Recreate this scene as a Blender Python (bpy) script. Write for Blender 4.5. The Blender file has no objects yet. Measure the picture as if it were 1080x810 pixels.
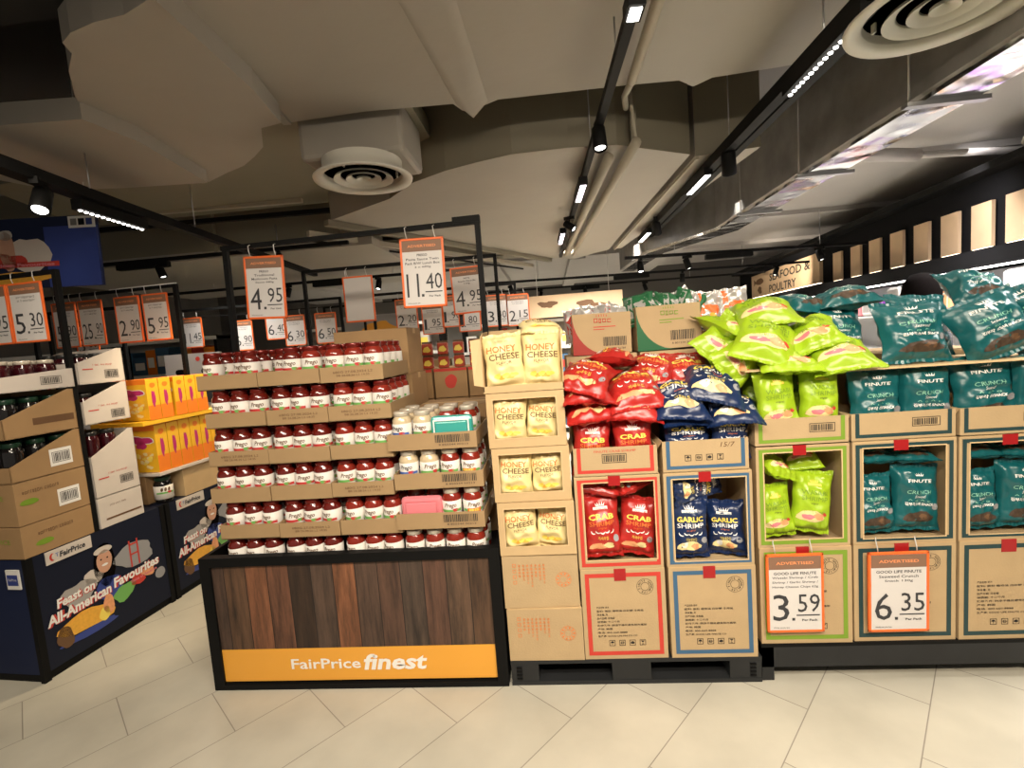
import bpy, bmesh, math, random
from mathutils import Vector, Matrix, noise
scene = bpy.context.scene
C = scene.collection
R = math.radians
rnd = random.Random(7)

# ---------------------------------------------------------------- camera
cam_data = bpy.data.cameras.new('camera'); cam = bpy.data.objects.new('camera', cam_data); C.objects.link(cam)
scene.camera = cam
EYE = Vector((0, 0, 1.55)); YAW, PITCH, ROLL, FPX = .0838, .0892, -.0738, 514.78
fw = Vector((-math.sin(YAW)*math.cos(PITCH), math.cos(YAW)*math.cos(PITCH), -math.sin(PITCH)))
r0 = Vector((math.cos(YAW), math.sin(YAW), 0)); u0 = r0.cross(fw)
rt = r0*math.cos(ROLL) + u0*math.sin(ROLL); up = -r0*math.sin(ROLL) + u0*math.cos(ROLL)
m4 = Matrix((rt, up, -fw)).transposed().to_4x4(); m4.translation = EYE
cam.matrix_world = m4
cam_data.sensor_width = 36; cam_data.lens = FPX/1080*36; cam_data.clip_start = .05; cam_data.clip_end = 100

# ---------------------------------------------------------------- world, exposure
w = bpy.data.worlds.new('world'); scene.world = w; w.use_nodes = True
w.node_tree.nodes['Background'].inputs[0].default_value = (1.0, .91, .80, 1)
w.node_tree.nodes['Background'].inputs[1].default_value = .24
scene.view_settings.view_transform = 'Standard'; scene.view_settings.look = 'None'
scene.view_settings.gamma = 1; scene.view_settings.use_curve_mapping = False
scene.view_settings.exposure = -0.08

WARM = (1.0, .86, .68)
def area(name, loc, target, energy, sx, sy, col=WARM, spread=R(120)):
    d = bpy.data.lights.new(name, 'AREA'); d.shape = 'RECTANGLE'; d.size = sx; d.size_y = sy
    d.energy = energy; d.color = col; d.spread = spread
    o = bpy.data.objects.new(name, d); C.objects.link(o); o.location = loc
    o.rotation_euler = (Vector(target)-Vector(loc)).to_track_quat('-Z', 'Y').to_euler()
    return o
def spot(name, loc, target, energy, ang=70, blend=.7, size=.04, col=WARM):
    d = bpy.data.lights.new(name, 'SPOT'); d.spot_size = R(ang); d.spot_blend = blend; d.energy = energy
    d.color = col; d.shadow_soft_size = size
    o = bpy.data.objects.new(name, d); C.objects.link(o); o.location = loc
    o.rotation_euler = (Vector(target)-Vector(loc)).to_track_quat('-Z', 'Y').to_euler()
    return o
# the store's track LED bars over the front aisle, plus unseen fill lamps added behind
area('led_row_aisle', (.9, -.35, 2.66), (.95, 2.3, .6), 55, 2.6, .12)
area('led_row_jars', (-1.1, .35, 2.6), (-1.1, 2.2, .35), 12, 1.6, .12)
area('led_row_rack', (-2.0, 1.6, 2.42), (-2.9, 2.4, 1.0), 7, .12, .8)
area('led_row_display_top', (1.25, 2.25, 2.58), (1.3, 2.4, 1.2), 3.5, .1, .9)
area('led_row_floor', (.2, .4, 2.62), (.1, 1.3, 0), 30, 2.5, .12, (1, .93, .82))
spot('rack_spot', (-2.0, 3.0, 2.4), (-2.5, 3.1, 1.1), 110, 70, .8, .03, (1, .78, .5))
area('chiller_row', (3.3, 4.5, 2.2), (4.2, 5.0, 1.4), 25, .2, 4, (1, .95, .95))
area('back_row_left', (-3.2, 6.5, 2.7), (-3.2, 7.0, 0), 260, 3.5, .3, (1, .93, .84))
area('back_row_right', (1.6, 6.8, 2.7), (1.6, 7.0, 0), 260, 3.5, .3, (1, .93, .84))
area('rear_aisle_fill', (.9, 4.6, 2.62), (.9, 4.7, 0), 42, 2.6, .15, (1, .93, .84))  # added fill lamp: its floor bounce brightens the duct undersides
area('rear_aisle_fill_left', (-3.3, 4.4, 2.5), (-3.0, 4.5, 0), 36, 1.8, .15, (1, .93, .84))  # left half of the added rear fill
area('far_row', (-1, 10.2, 2.7), (-1, 10.8, .5), 260, 6, .3, (1, .93, .86))
area('aisle_fill_right', (2.9, 3.0, 2.7), (3.0, 3.6, 0), 120, .15, 2.4, (1, .95, .9))  # added fill lamp to lift the ceiling on the right
spot('seafood_sign_spot', (3.2, 8.2, 2.45), (4.5, 9.4, 2.3), 260, 80, .8, .05, (1, .86, .7))
area('middle_row', (-.9, 3.9, 2.6), (-.9, 3.3, 1.2), 6, 1.5, .15)

# ---------------------------------------------------------------- materials
MATS = {}
def mat(name, col, rough=.6, metal=0, nz=0, scale=20, bump=0, bscale=60, emit=None, es=0, spec=.5, coat=0, trans=0, alpha=1):
    if name in MATS: return MATS[name]
    m = bpy.data.materials.new(name); m.use_nodes = True; MATS[name] = m
    nt = m.node_tree; b = nt.nodes['Principled BSDF']
    b.inputs['Base Color'].default_value = (*col, 1); b.inputs['Roughness'].default_value = rough
    b.inputs['Metallic'].default_value = metal; b.inputs['Specular IOR Level'].default_value = spec
    b.inputs['Coat Weight'].default_value = coat; b.inputs['Coat Roughness'].default_value = .15
    b.inputs['Transmission Weight'].default_value = trans; b.inputs['Alpha'].default_value = alpha
    if nz:
        tc = nt.nodes.new('ShaderNodeTexCoord'); n = nt.nodes.new('ShaderNodeTexNoise'); n.inputs['Scale'].default_value = scale
        n.inputs['Detail'].default_value = 5
        mx = nt.nodes.new('ShaderNodeMix'); mx.data_type = 'RGBA'
        mx.inputs[6].default_value = (*[max(0, c*(1-nz)) for c in col], 1); mx.inputs[7].default_value = (*[min(1, c*(1+nz)) for c in col], 1)
        nt.links.new(tc.outputs['Object'], n.inputs['Vector']); nt.links.new(n.outputs['Fac'], mx.inputs[0]); nt.links.new(mx.outputs[2], b.inputs['Base Color'])
    if bump:
        tc = nt.nodes.new('ShaderNodeTexCoord'); n = nt.nodes.new('ShaderNodeTexNoise'); n.inputs['Scale'].default_value = bscale
        n.inputs['Detail'].default_value = 4
        bp = nt.nodes.new('ShaderNodeBump'); bp.inputs['Strength'].default_value = bump; bp.inputs['Distance'].default_value = .01
        nt.links.new(tc.outputs['Object'], n.inputs['Vector']); nt.links.new(n.outputs['Fac'], bp.inputs['Height']); nt.links.new(bp.outputs[0], b.inputs['Normal'])
    if emit: b.inputs['Emission Color'].default_value = (*emit, 1); b.inputs['Emission Strength'].default_value = es
    return m
M = dict(
 black=mat('black_metal', (.005, .005, .005), .6, 0, spec=.15), plastic=mat('black_plastic', (.020, .021, .022), .55, spec=.3, nz=.3, scale=8),
 card=mat('cardboard', (.47, .335, .18), .8, nz=.10, scale=9, bump=.12, bscale=120),
 kraft=mat('kraft_tray_board', (.36, .235, .115), .8, nz=.10, scale=9), mnoodle=mat('noodle_wrapper', (.42, .05, .02), .4),
 card2=mat('cardboard_brown', (.36, .22, .10), .8, nz=.14, scale=9),
 card3=mat('cardboard_pale', (.56, .39, .20), .8, nz=.10, scale=12),
 edge=mat('cardboard_edge', (.66, .47, .25), .85),
 wcard=mat('white_board', (.62, .56, .50), .7, nz=.06, scale=10),
 pred=mat('print_red', (.56, .045, .03), .6), pblue=mat('print_blue', (.045, .12, .22), .6), pgreen=mat('print_green', (.19, .32, .025), .6),
 pteal=mat('print_teal', (.012, .045, .048), .6), pred2=mat('print_dark_red', (.36, .03, .02), .6), cdark=mat('ceiling_unlit_tone', (.045, .04, .038), .85), pink=mat('print_black', (.03, .025, .02), .7), pbrown=mat('print_brown', (.14, .07, .03), .7),
 porange=mat('print_orange', (.75, .19, .04), .6), tape=mat('red_tape', (.36, .012, .014), .3),
 white=mat('white_print', (.86, .84, .80), .5), yellow=mat('yellow_print', (.90, .70, .12), .5), skin=mat('printed_skin', (.60, .33, .22), .6),
 f_red=mat('red_foil', (.42, .02, .016), .30, nz=.12, scale=9, spec=.6, bump=.25, bscale=26), f_blue=mat('navy_foil', (.008, .022, .080), .30, nz=.2, scale=9, spec=.6, bump=.25, bscale=26),
 f_lime=mat('lime_foil', (.33, .50, .015), .32, nz=.10, scale=9, spec=.6, bump=.25, bscale=26), f_teal=mat('teal_foil', (.006, .10, .11), .30, nz=.2, scale=9, spec=.6, bump=.25, bscale=26),
 f_yel=mat('cream_foil', (.82, .67, .32), .36, nz=.10, scale=9, bump=.25, bscale=26), f_sil=mat('silver_foil', (.62, .60, .58), .28, .5),
 sauce=mat('tomato_sauce', (.13, .010, .006), .12, nz=.4, scale=60, spec=.7, coat=.6), cream=mat('cream_sauce', (.62, .50, .32), .15, nz=.08, scale=40, coat=.6),
 sauce2=mat('bright_tomato_sauce', (.24, .022, .012), .12, nz=.3, scale=60, coat=.6),
 lid=mat('jar_lid_red', (.16, .012, .008), .25, .3), lidw=mat('jar_lid_pale', (.62, .56, .46), .3, .3), lidd=mat('dark_lid', (.02, .02, .02), .35),
 lidg=mat('green_lid', (.006, .035, .018), .35), label=mat('paper_label', (.78, .74, .68), .5), lgreen=mat('label_green', (.16, .42, .10), .5),
 lred=mat('label_red', (.55, .04, .04), .5), lblue=mat('label_blue', (.06, .14, .45), .5), grape=mat('dark_grape', (.035, .003, .006), .1, nz=.5, scale=40, coat=.7),
 darkb=mat('dark_bottle_glass', (.008, .007, .007), .12, coat=.4),
 orange=mat('orange_frame', (.84, .15, .025), .4), banner=mat('orange_banner', (.80, .37, .045), .5), header=mat('card_header_brown', (.24, .13, .08), .6),
 hook=mat('clear_hook', (.65, .63, .60), .3), paper=mat('price_paper', (.66, .63, .61), .6), ink=mat('price_ink', (.035, .035, .04), .6), oink=mat('orange_ink', (.85, .30, .12), .6),
 navy=mat('navy_board', (.010, .017, .055), .6, spec=.25, nz=.1, scale=5), navy2=mat('navy_board_dark', (.007, .010, .024), .6, spec=.25), silver=mat('galvanised_steel', (.42, .42, .43), .35, .9),
 duct=mat('insulated_duct', (.34, .31, .265), .55, nz=.07, scale=2.5, bump=.5, bscale=3.5), ductd=mat('insulated_duct_olive_shade', (.20, .18, .13), .6, nz=.06, scale=2.5, bump=.4, bscale=3.5),
 ductg=mat('insulated_duct_grey', (.38, .36, .34), .6, nz=.06, scale=2.5, bump=.4, bscale=3.5),
 pipe=mat('painted_pipe', (.40, .36, .28), .45), vent=mat('vent_white', (.62, .60, .53), .5), ventd=mat('vent_dark', (.015, .015, .013), .7),
 led=mat('led_lens', (1, 1, 1), .4, emit=(1, .96, .90), es=9), ledw=mat('led_warm', (1, .9, .8), .4, emit=(1, .86, .66), es=4), ledp=mat('led_pink', (1, .9, .9), .4, emit=(1, .86, .96), es=5),
 panel=mat('pale_wood_panel', (.62, .44, .27), .6, nz=.12, scale=6), wall=mat('dark_wall', (.006, .006, .007), .8, spec=.15), bwall=mat('store_back_wall', (.13, .12, .11), .8), dgreen=mat('dark_green_foil', (.02, .13, .05), .35), slab=mat('slab_ceiling', (.20, .185, .175), .8, nz=.15, scale=1.2, bump=.5, bscale=2),
 tealbox=mat('teal_plastic', (.05, .36, .32), .2, coat=.4), pinkbox=mat('pink_plastic', (.75, .22, .25), .2, coat=.4), purple=mat('purple_wrap', (.30, .05, .55), .4, emit=None),
 pop=mat('popcorn_yellow', (.88, .48, .02), .45, nz=.2, scale=14), popo=mat('popcorn_orange', (.86, .22, .01), .45), magenta=mat('magenta_print', (.48, .02, .16), .5),
 brownish=mat('seaweed_print', (.06, .035, .02), .6, nz=.5, scale=70), prawn=mat('prawn_print', (.80, .35, .16), .5, nz=.3, scale=60), puff=mat('corn_puff_print', (.82, .42, .05), .5, nz=.2, scale=60),
 tprint=mat('pale_teal_print', (.30, .62, .45), .5), hair=mat('hair', (.004, .003, .003), .9, spec=.03), cloth=mat('dark_cloth', (.03, .03, .035), .8), skinp=mat('skin', (.50, .30, .20), .5),
 chill=mat('chiller_white', (.62, .62, .62), .4), film=mat('clear_film', (.72, .70, .62), .2, alpha=.35), shelf=mat('shelf_pale', (.55, .50, .44), .5), grey=mat('grey_board', (.30, .30, .31), .6), blue=mat('blue_glow_board', (.03, .055, .26), .5, nz=.25, scale=3),
)
def wood():
    m = bpy.data.materials.new('barn_wood_planks'); m.use_nodes = True; nt = m.node_tree; b = nt.nodes['Principled BSDF']; N = nt.nodes.new; L = nt.links.new
    tc = N('ShaderNodeTexCoord'); sp = N('ShaderNodeSeparateXYZ'); L(tc.outputs['Object'], sp.inputs[0])
    d = N('ShaderNodeMath'); d.operation = 'DIVIDE'; d.inputs[1].default_value = .105; L(sp.outputs[0], d.inputs[0])
    f = N('ShaderNodeMath'); f.operation = 'FLOOR'; L(d.outputs[0], f.inputs[0])
    wn = N('ShaderNodeTexWhiteNoise'); wn.noise_dimensions = '1D'; L(f.outputs[0], wn.inputs['W'])
    mp = N('ShaderNodeMapping'); mp.inputs['Scale'].default_value = (30, 30, 3.2); L(tc.outputs['Object'], mp.inputs[0])
    n = N('ShaderNodeTexNoise'); n.inputs['Scale'].default_value = 1; n.inputs['Detail'].default_value = 8; n.inputs['Roughness'].default_value = .7
    ad = N('ShaderNodeVectorMath'); ad.operation = 'ADD'; cx = N('ShaderNodeCombineXYZ'); ml = N('ShaderNodeMath'); ml.operation = 'MULTIPLY'; ml.inputs[1].default_value = 37
    L(wn.outputs['Value'], ml.inputs[0]); L(ml.outputs[0], cx.inputs[2]); L(mp.outputs[0], ad.inputs[0]); L(cx.outputs[0], ad.inputs[1]); L(ad.outputs[0], n.inputs['Vector'])
    r1 = N('ShaderNodeValToRGB'); e = r1.color_ramp.elements
    e[0].position = 0; e[0].color = (.030, .018, .012, 1); e[1].position = 1; e[1].color = (.20, .085, .04, 1)
    for p, c in ((.25, (.11, .062, .036, 1)), (.5, (.052, .038, .030, 1)), (.75, (.085, .042, .028, 1))): q = e.new(p); q.color = c
    L(wn.outputs['Value'], r1.inputs[0])
    r2 = N('ShaderNodeValToRGB'); r2.color_ramp.elements[0].position = .3; r2.color_ramp.elements[0].color = (.25, .25, .25, 1); r2.color_ramp.elements[1].position = .72; r2.color_ramp.elements[1].color = (2, 1.8, 1.6, 1)
    L(n.outputs['Fac'], r2.inputs[0])
    mx = N('ShaderNodeMix'); mx.data_type = 'RGBA'; mx.blend_type = 'MULTIPLY'; mx.inputs[0].default_value = 1; L(r1.outputs[0], mx.inputs[6]); L(r2.outputs[0], mx.inputs[7])
    fr = N('ShaderNodeMath'); fr.operation = 'FRACT'; L(d.outputs[0], fr.inputs[0])
    lt = N('ShaderNodeMath'); lt.operation = 'LESS_THAN'; lt.inputs[1].default_value = .035; L(fr.outputs[0], lt.inputs[0])
    m2 = N('ShaderNodeMix'); m2.data_type = 'RGBA'; L(lt.outputs[0], m2.inputs[0]); L(mx.outputs[2], m2.inputs[6]); m2.inputs[7].default_value = (.008, .006, .005, 1)
    L(m2.outputs[2], b.inputs['Base Color']); b.inputs['Roughness'].default_value = .6
    return m
M['wood'] = wood()
def tiles():
    m = bpy.data.materials.new('stone_floor_tiles'); m.use_nodes = True; nt = m.node_tree; b = nt.nodes['Principled BSDF']; N = nt.nodes.new; L = nt.links.new
    tc = N('ShaderNodeTexCoord'); rot = N('ShaderNodeMapping'); rot.vector_type = 'POINT'
    # a along 50 degrees, b across it
    rot.inputs['Rotation'].default_value = (0, 0, R(-50)); L(tc.outputs['Object'], rot.inputs[0])
    off = N('ShaderNodeVectorMath'); off.operation = 'ADD'; off.inputs[1].default_value = (-.787-.316+6.32, -1.908+.349*20, 0); L(rot.outputs[0], off.inputs[0])
    br = N('ShaderNodeTexBrick'); br.offset = .5; br.inputs['Scale'].default_value = 1; br.inputs['Brick Width'].default_value = .632; br.inputs['Row Height'].default_value = .349
    br.inputs['Mortar Size'].default_value = .0022; br.inputs['Mortar Smooth'].default_value = .2; br.inputs['Color1'].default_value = (.53, .50, .41, 1); br.inputs['Color2'].default_value = (.50, .47, .385, 1); br.inputs['Mortar'].default_value = (.27, .24, .20, 1)
    L(off.outputs[0], br.inputs['Vector'])
    n = N('ShaderNodeTexNoise'); n.inputs['Scale'].default_value = 3; n.inputs['Detail'].default_value = 8; L(tc.outputs['Object'], n.inputs['Vector'])
    rr = N('ShaderNodeValToRGB'); rr.color_ramp.elements[0].position = .3; rr.color_ramp.elements[0].color = (.86, .86, .86, 1); rr.color_ramp.elements[1].position = .7; rr.color_ramp.elements[1].color = (1.08, 1.08, 1.08, 1); L(n.outputs['Fac'], rr.inputs[0])
    mx = N('ShaderNodeMix'); mx.data_type = 'RGBA'; mx.blend_type = 'MULTIPLY'; mx.inputs[0].default_value = 1; L(br.outputs['Color'], mx.inputs[6]); L(rr.outputs[0], mx.inputs[7])
    L(mx.outputs[2], b.inputs['Base Color']); b.inputs['Roughness'].default_value = .42; b.inputs['Specular IOR Level'].default_value = .4
    return m
M['tiles'] = tiles()
def foil_duct():
    m = bpy.data.materials.new('crinkled_foil_cladding'); m.use_nodes = True; nt = m.node_tree; b = nt.nodes['Principled BSDF']; N = nt.nodes.new; L = nt.links.new
    b.inputs['Base Color'].default_value = (.85, .84, .83, 1); b.inputs['Metallic'].default_value = 1; b.inputs['Roughness'].default_value = .16
    tc = N('ShaderNodeTexCoord'); n = N('ShaderNodeTexNoise'); n.inputs['Scale'].default_value = 2.6; n.inputs['Detail'].default_value = 2; bp = N('ShaderNodeBump'); bp.inputs['Strength'].default_value = .6; bp.inputs['Distance'].default_value = .08
    L(tc.outputs['Object'], n.inputs['Vector']); L(n.outputs['Fac'], bp.inputs['Height']); L(bp.outputs[0], b.inputs['Normal']); return m
M['foil'] = foil_duct()

# ---------------------------------------------------------------- helpers
_tcache = {}
def text_geo(s, bold=0, shear=0):
    k = (s, bold, shear)
    if k in _tcache: return _tcache[k]
    cu = bpy.data.curves.new('text', 'FONT'); cu.body = s; cu.size = 1; cu.resolution_u = 2; cu.offset = bold; cu.shear = shear
    o = bpy.data.objects.new('text', cu); C.objects.link(o)
    dg = bpy.context.evaluated_depsgraph_get(); dg.update()
    me = o.evaluated_get(dg).to_mesh()
    vs = [v.co.copy() for v in me.vertices]; fs = [tuple(p.vertices) for p in me.polygons]
    o.evaluated_get(dg).to_mesh_clear(); bpy.data.objects.remove(o); bpy.data.curves.remove(cu)
    if not vs: vs = [Vector((0, 0, 0)), Vector((1, 0, 0)), Vector((1, 1, 0))]; fs = [(0, 1, 2)]
    x0 = min(v.x for v in vs); x1 = max(v.x for v in vs); y0 = min(v.y for v in vs); y1 = max(v.y for v in vs)
    vs = [((v.x-x0), (v.y-y0)) for v in vs]
    _tcache[k] = (vs, fs, x1-x0, y1-y0); return _tcache[k]

class MB:
    def __init__(s): s.v = []; s.f = []; s.mi = []; s.ms = []; s.sm = []; s.T = Matrix.Identity(4)
    def mat(s, m):
        m = M[m] if isinstance(m, str) else m
        if m not in s.ms: s.ms.append(m)
        return s.ms.index(m)
    def add(s, vs, fs, m, smooth=False):
        k = s.mat(m); n = len(s.v); s.v += [tuple(s.T @ Vector(p)) for p in vs]
        for f in fs: s.f.append([i+n for i in f]); s.mi.append(k); s.sm.append(smooth)
    def box(s, x0, x1, y0, y1, z0, z1, m):
        s.add([(x0,y0,z0),(x1,y0,z0),(x1,y1,z0),(x0,y1,z0),(x0,y0,z1),(x1,y0,z1),(x1,y1,z1),(x0,y1,z1)],
              [(0,3,2,1),(4,5,6,7),(0,1,5,4),(1,2,6,5),(2,3,7,6),(3,0,4,7)], m)
    def quad(s, a, b, c, d, m): s.add([a, b, c, d], [(0, 1, 2, 3)], m)
    def prism(s, pts, d, m, smooth=False):   # pts: 3D outline, d: extrusion vector
        n = len(pts); d = Vector(d); vs = [Vector(p) for p in pts]; vs += [p+d for p in vs]
        s.add(vs, [tuple(range(n-1, -1, -1)), tuple(range(n, 2*n))] + [(i, (i+1) % n, n+(i+1) % n, n+i) for i in range(n)], m, smooth)
    def bar(s, a, b, wd, ht, m):             # square bar from a to b
        a = Vector(a); b = Vector(b); d = (b-a).normalized(); h = Vector((0, 0, 1)) if abs(d.z) < .9 else Vector((0, 1, 0))
        x = d.cross(h).normalized()*wd/2; y = x.cross(d).normalized()*ht/2
        vs = [a-x-y, a+x-y, a+x+y, a-x+y, b-x-y, b+x-y, b+x+y, b-x+y]
        s.add(vs, [(0,3,2,1),(4,5,6,7),(0,1,5,4),(1,2,6,5),(2,3,7,6),(3,0,4,7)], m)
    def tube(s, path, r, m, n=10, caps=True):
        P = [Vector(p) for p in path]; vs = []; fs = []
        for i, p in enumerate(P):
            d = (P[min(i+1, len(P)-1)]-P[max(i-1, 0)]).normalized(); h = Vector((0, 0, 1)) if abs(d.z) < .9 else Vector((1, 0, 0))
            x = d.cross(h).normalized(); y = x.cross(d)
            for k in range(n): a = 2*math.pi*k/n; vs.append(p + (x*math.cos(a)+y*math.sin(a))*r)
        for i in range(len(P)-1):
            for k in range(n): fs.append((i*n+k, i*n+(k+1) % n, (i+1)*n+(k+1) % n, (i+1)*n+k))
        if caps: fs.append(tuple(range(n-1, -1, -1))); fs.append(tuple(range((len(P)-1)*n, len(P)*n)))
        s.add(vs, fs, m, True)
    def lathe(s, prof, m, n=20, cx=0, cy=0, smooth=True, caps=True):   # prof: (r, z)
        vs = []; fs = []
        for r, z in prof:
            for k in range(n): a = 2*math.pi*k/n; vs.append((cx+r*math.cos(a), cy+r*math.sin(a), z))
        for i in range(len(prof)-1):
            for k in range(n): fs.append((i*n+k, i*n+(k+1) % n, (i+1)*n+(k+1) % n, (i+1)*n+k))
        if caps: fs.append(tuple(range(n-1, -1, -1))) ; fs.append(tuple(range((len(prof)-1)*n, len(prof)*n)))
        s.add(vs, fs, m, smooth)
    def flat(s, vs2, fs, m, fn, maxlen=None):     # 2-D faces placed by fn(x, z)
        if maxlen:
            bm = bmesh.new(); bv = [bm.verts.new((x, 0, z)) for x, z in vs2]
            for f in fs:
                try: bm.faces.new([bv[i] for i in f])
                except ValueError: pass
            for _ in range(3):
                es = [e for e in bm.edges if e.calc_length() > maxlen]
                if not es: break
                bmesh.ops.subdivide_edges(bm, edges=es, cuts=1)
            bmesh.ops.triangulate(bm, faces=bm.faces[:])
            bm.verts.index_update(); vs2 = [(v.co.x, v.co.z) for v in bm.verts]; fs = [tuple(v.index for v in f.verts) for f in bm.faces]; bm.free()
        s.add([fn(x, z) for x, z in vs2], fs, m)
    def text(s, t, cx, cz, h, m, fn, w=None, bold=0, shear=0, maxlen=None, rot=0, align='C'):
        vs, fs, tw, th = text_geo(t, bold, shear); k = h/th; kx = (w/tw) if w else k
        ox = {'C': -tw*kx/2, 'L': 0, 'R': -tw*kx}[align]; c, sn = math.cos(rot), math.sin(rot)
        pts = [(x*kx+ox, y*k-h/2) for x, y in vs]; pts = [(cx+x*c-z*sn, cz+x*sn+z*c) for x, z in pts]
        s.flat(pts, fs, m, fn, maxlen)
    def rect(s, x0, x1, z0, z1, m, fn, maxlen=None): s.flat([(x0,z0),(x1,z0),(x1,z1),(x0,z1)], [(0,1,2,3)], m, fn, maxlen)
    def ring(s, x0, x1, z0, z1, t, m, fn):
        s.rect(x0, x1, z0, z0+t, m, fn); s.rect(x0, x1, z1-t, z1, m, fn); s.rect(x0, x0+t, z0+t, z1-t, m, fn); s.rect(x1-t, x1, z0+t, z1-t, m, fn)
    def blob(s, cx, cz, rx, rz, m, fn, seed=0, irr=.2, n=18, maxlen=None):
        rr = random.Random(seed); ph = [rr.random()*6.3 for _ in range(3)]
        pts = []
        for k in range(n):
            a = 2*math.pi*k/n; q = 1+irr*(.5*math.sin(2*a+ph[0])+.35*math.sin(3*a+ph[1])+.3*math.sin(5*a+ph[2])); pts.append((cx+rx*q*math.cos(a), cz+rz*q*math.sin(a)))
        s.flat(pts+[(cx, cz)], [(i, (i+1) % n, n) for i in range(n)], m, fn, maxlen)
    def build(s, name, parent=None, loc=None, rot=None, bevel=0, subsurf=0):
        me = bpy.data.meshes.new(name); me.from_pydata(s.v, [], s.f)
        for m in s.ms: me.materials.append(m)
        me.polygons.foreach_set('material_index', s.mi); me.polygons.foreach_set('use_smooth', s.sm); me.update()
        o = bpy.data.objects.new(name, me); C.objects.link(o)
        if parent: o.parent = parent
        if loc: o.location = loc
        if rot: o.rotation_euler = rot
        if bevel: b = o.modifiers.new('bevel', 'BEVEL'); b.width = bevel; b.segments = 2; b.limit_method = 'ANGLE'
        if subsurf: q = o.modifiers.new('sub', 'SUBSURF'); q.levels = q.render_levels = subsurf
        return o
def tag(o, label, cat, group=None):
    o['label'] = label; o['category'] = cat
    if group: o['group'] = group
    return o
def thing(name, label, cat, loc=(0, 0, 0), rot=(0, 0, 0), group=None):
    o = bpy.data.objects.new(name, None); C.objects.link(o); o.empty_display_size = .05
    o.location = loc; o.rotation_euler = rot; return tag(o, label, cat, group)
def struct(o): o['kind'] = 'structure'; return o
KIDS = {}
def dup(root, loc, rot=(0, 0, 0), label=None, group=None, scale=None):
    r = root.copy(); C.objects.link(r); r.location = loc; r.rotation_euler = rot
    if scale: r.scale = scale
    if label: r['label'] = label
    if group: r['group'] = group
    for ch in list(root.children):
        c = ch.copy(); C.objects.link(c); c.parent = r
        for g in list(ch.children): d = g.copy(); C.objects.link(d); d.parent = c
    return r
class Proto:       # first placement moves the original, later ones copy it
    def __init__(s, root): s.root = root; s.used = False
    def put(s, loc, rot, label, group=None, scale=None):
        if not s.used:
            s.used = True; r = s.root; r.location = loc; r.rotation_euler = rot; r['label'] = label
            if group: r['group'] = group
            if scale: r.scale = scale
            return r
        r = dup(s.root, loc, rot, label, group, scale)
        if not scale: r.scale = (1, 1, 1)
        return r
NUMW = ['first', 'second', 'third', 'fourth', 'fifth', 'sixth', 'seventh', 'eighth', 'ninth', 'tenth', 'eleventh', 'twelfth', 'thirteenth', 'fourteenth', 'fifteenth', 'sixteenth', 'seventeenth', 'eighteenth', 'nineteenth', 'twentieth', 'twenty-first', 'twenty-second', 'twenty-third', 'twenty-fourth', 'twenty-fifth']
def scrib(b, cx, cz, w, h, m, fn, seed=1):      # print too small to read: a row of letter-like marks
    rr = random.Random(seed); x = cx-w/2
    while x < cx+w/2-h*.3:
        if rr.random() < .15: x += h*.5; continue
        ww = h*rr.uniform(.3, .7); z0 = cz-h/2*rr.uniform(.6, 1); z1 = cz+h/2*rr.uniform(.5, 1); b.rect(x, x+h*.12, z0, z1, m, fn); b.rect(x, x+ww, z1-h*.14, z1, m, fn)
        if rr.random() < .6: b.rect(x, x+ww, z0, z0+h*.14, m, fn)
        if rr.random() < .5: b.rect(x+ww-h*.12, x+ww, z0, z1, m, fn)
        x += ww+h*.22
ORD = ['first', 'second', 'third', 'fourth', 'fifth', 'sixth', 'seventh', 'eighth', 'ninth', 'tenth', 'eleventh', 'twelfth']

# ---------------------------------------------------------------- the room
FX = lambda x, z: (x, 0, z)
b = MB(); b.box(-9, 9, -3, 13, -.1, 0, 'tiles'); struct(b.build('floor'))
b = MB(); b.box(-9, 9, -3, 13, 3.5, 3.6, 'slab'); struct(b.build('ceiling'))
b = MB(); b.box(-9, 9, 12.9, 13, 0, 3.5, 'bwall'); struct(b.build('wall_back'))
b = MB(); b.box(-9.1, -9, -3, 13, 0, 3.5, 'bwall'); struct(b.build('wall_left'))
b = MB(); b.box(9, 9.1, -3, 13, 0, 3.5, 'bwall'); struct(b.build('wall_right'))

def one(name, label, cat, fn, group=None, **k):
    b = MB(); fn(b); return tag(b.build(name, **k), label, cat, group)
def rounded(pts, n=1):
    for _ in range(n):
        q = []
        for i, p in enumerate(pts):
            a = Vector(p); c = Vector(pts[(i+1) % len(pts)]); q += [a.lerp(c, .22), a.lerp(c, .78)]
        pts = q
    return [tuple(p) for p in pts]
def slabduct(pts, z0, z1, m):   # plan outline at real height, real depth
    return lambda b: b.prism([(x, y, z0) for x, y in pts], (0, 0, z1-z0), m)

# near duct: wide lagged duct overhead with seams hanging below its far edge
def near(b):
    pts = [(-1.30, .3), (-1.34, 1.835), (-1.45, 2.86), (-.965, 2.83), (-.457, 2.86), (-.42, 2.95), (-.35, 2.99), (-.29, 2.92), (-.20, 2.87), (.5, 2.875), (.80, 2.89), (.9, 2.98), (.98, 2.90), (1.32, 2.87), (1.55, 2.83), (1.55, .3)]
    b.prism([(x, y, 2.9) for x, y in pts], (0, 0, .42), 'duct')
    b.add([(-.56, 1.2, 2.898), (-.30, 1.2, 2.898), (-.36, 2.97, 2.86), (-.44, 2.86, 2.898), (-.26, 2.87, 2.898)], [(0, 3, 2), (0, 2, 1), (1, 2, 4)], 'duct', True)
    b.bar((-1.17, .3, 2.90), (-1.43, 2.85, 2.90), .045, .03, 'duct')
one('ventilation_duct', 'wide beige lagged duct crossing directly overhead, with a pointed sag at its far edge', 'duct', near)
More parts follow.
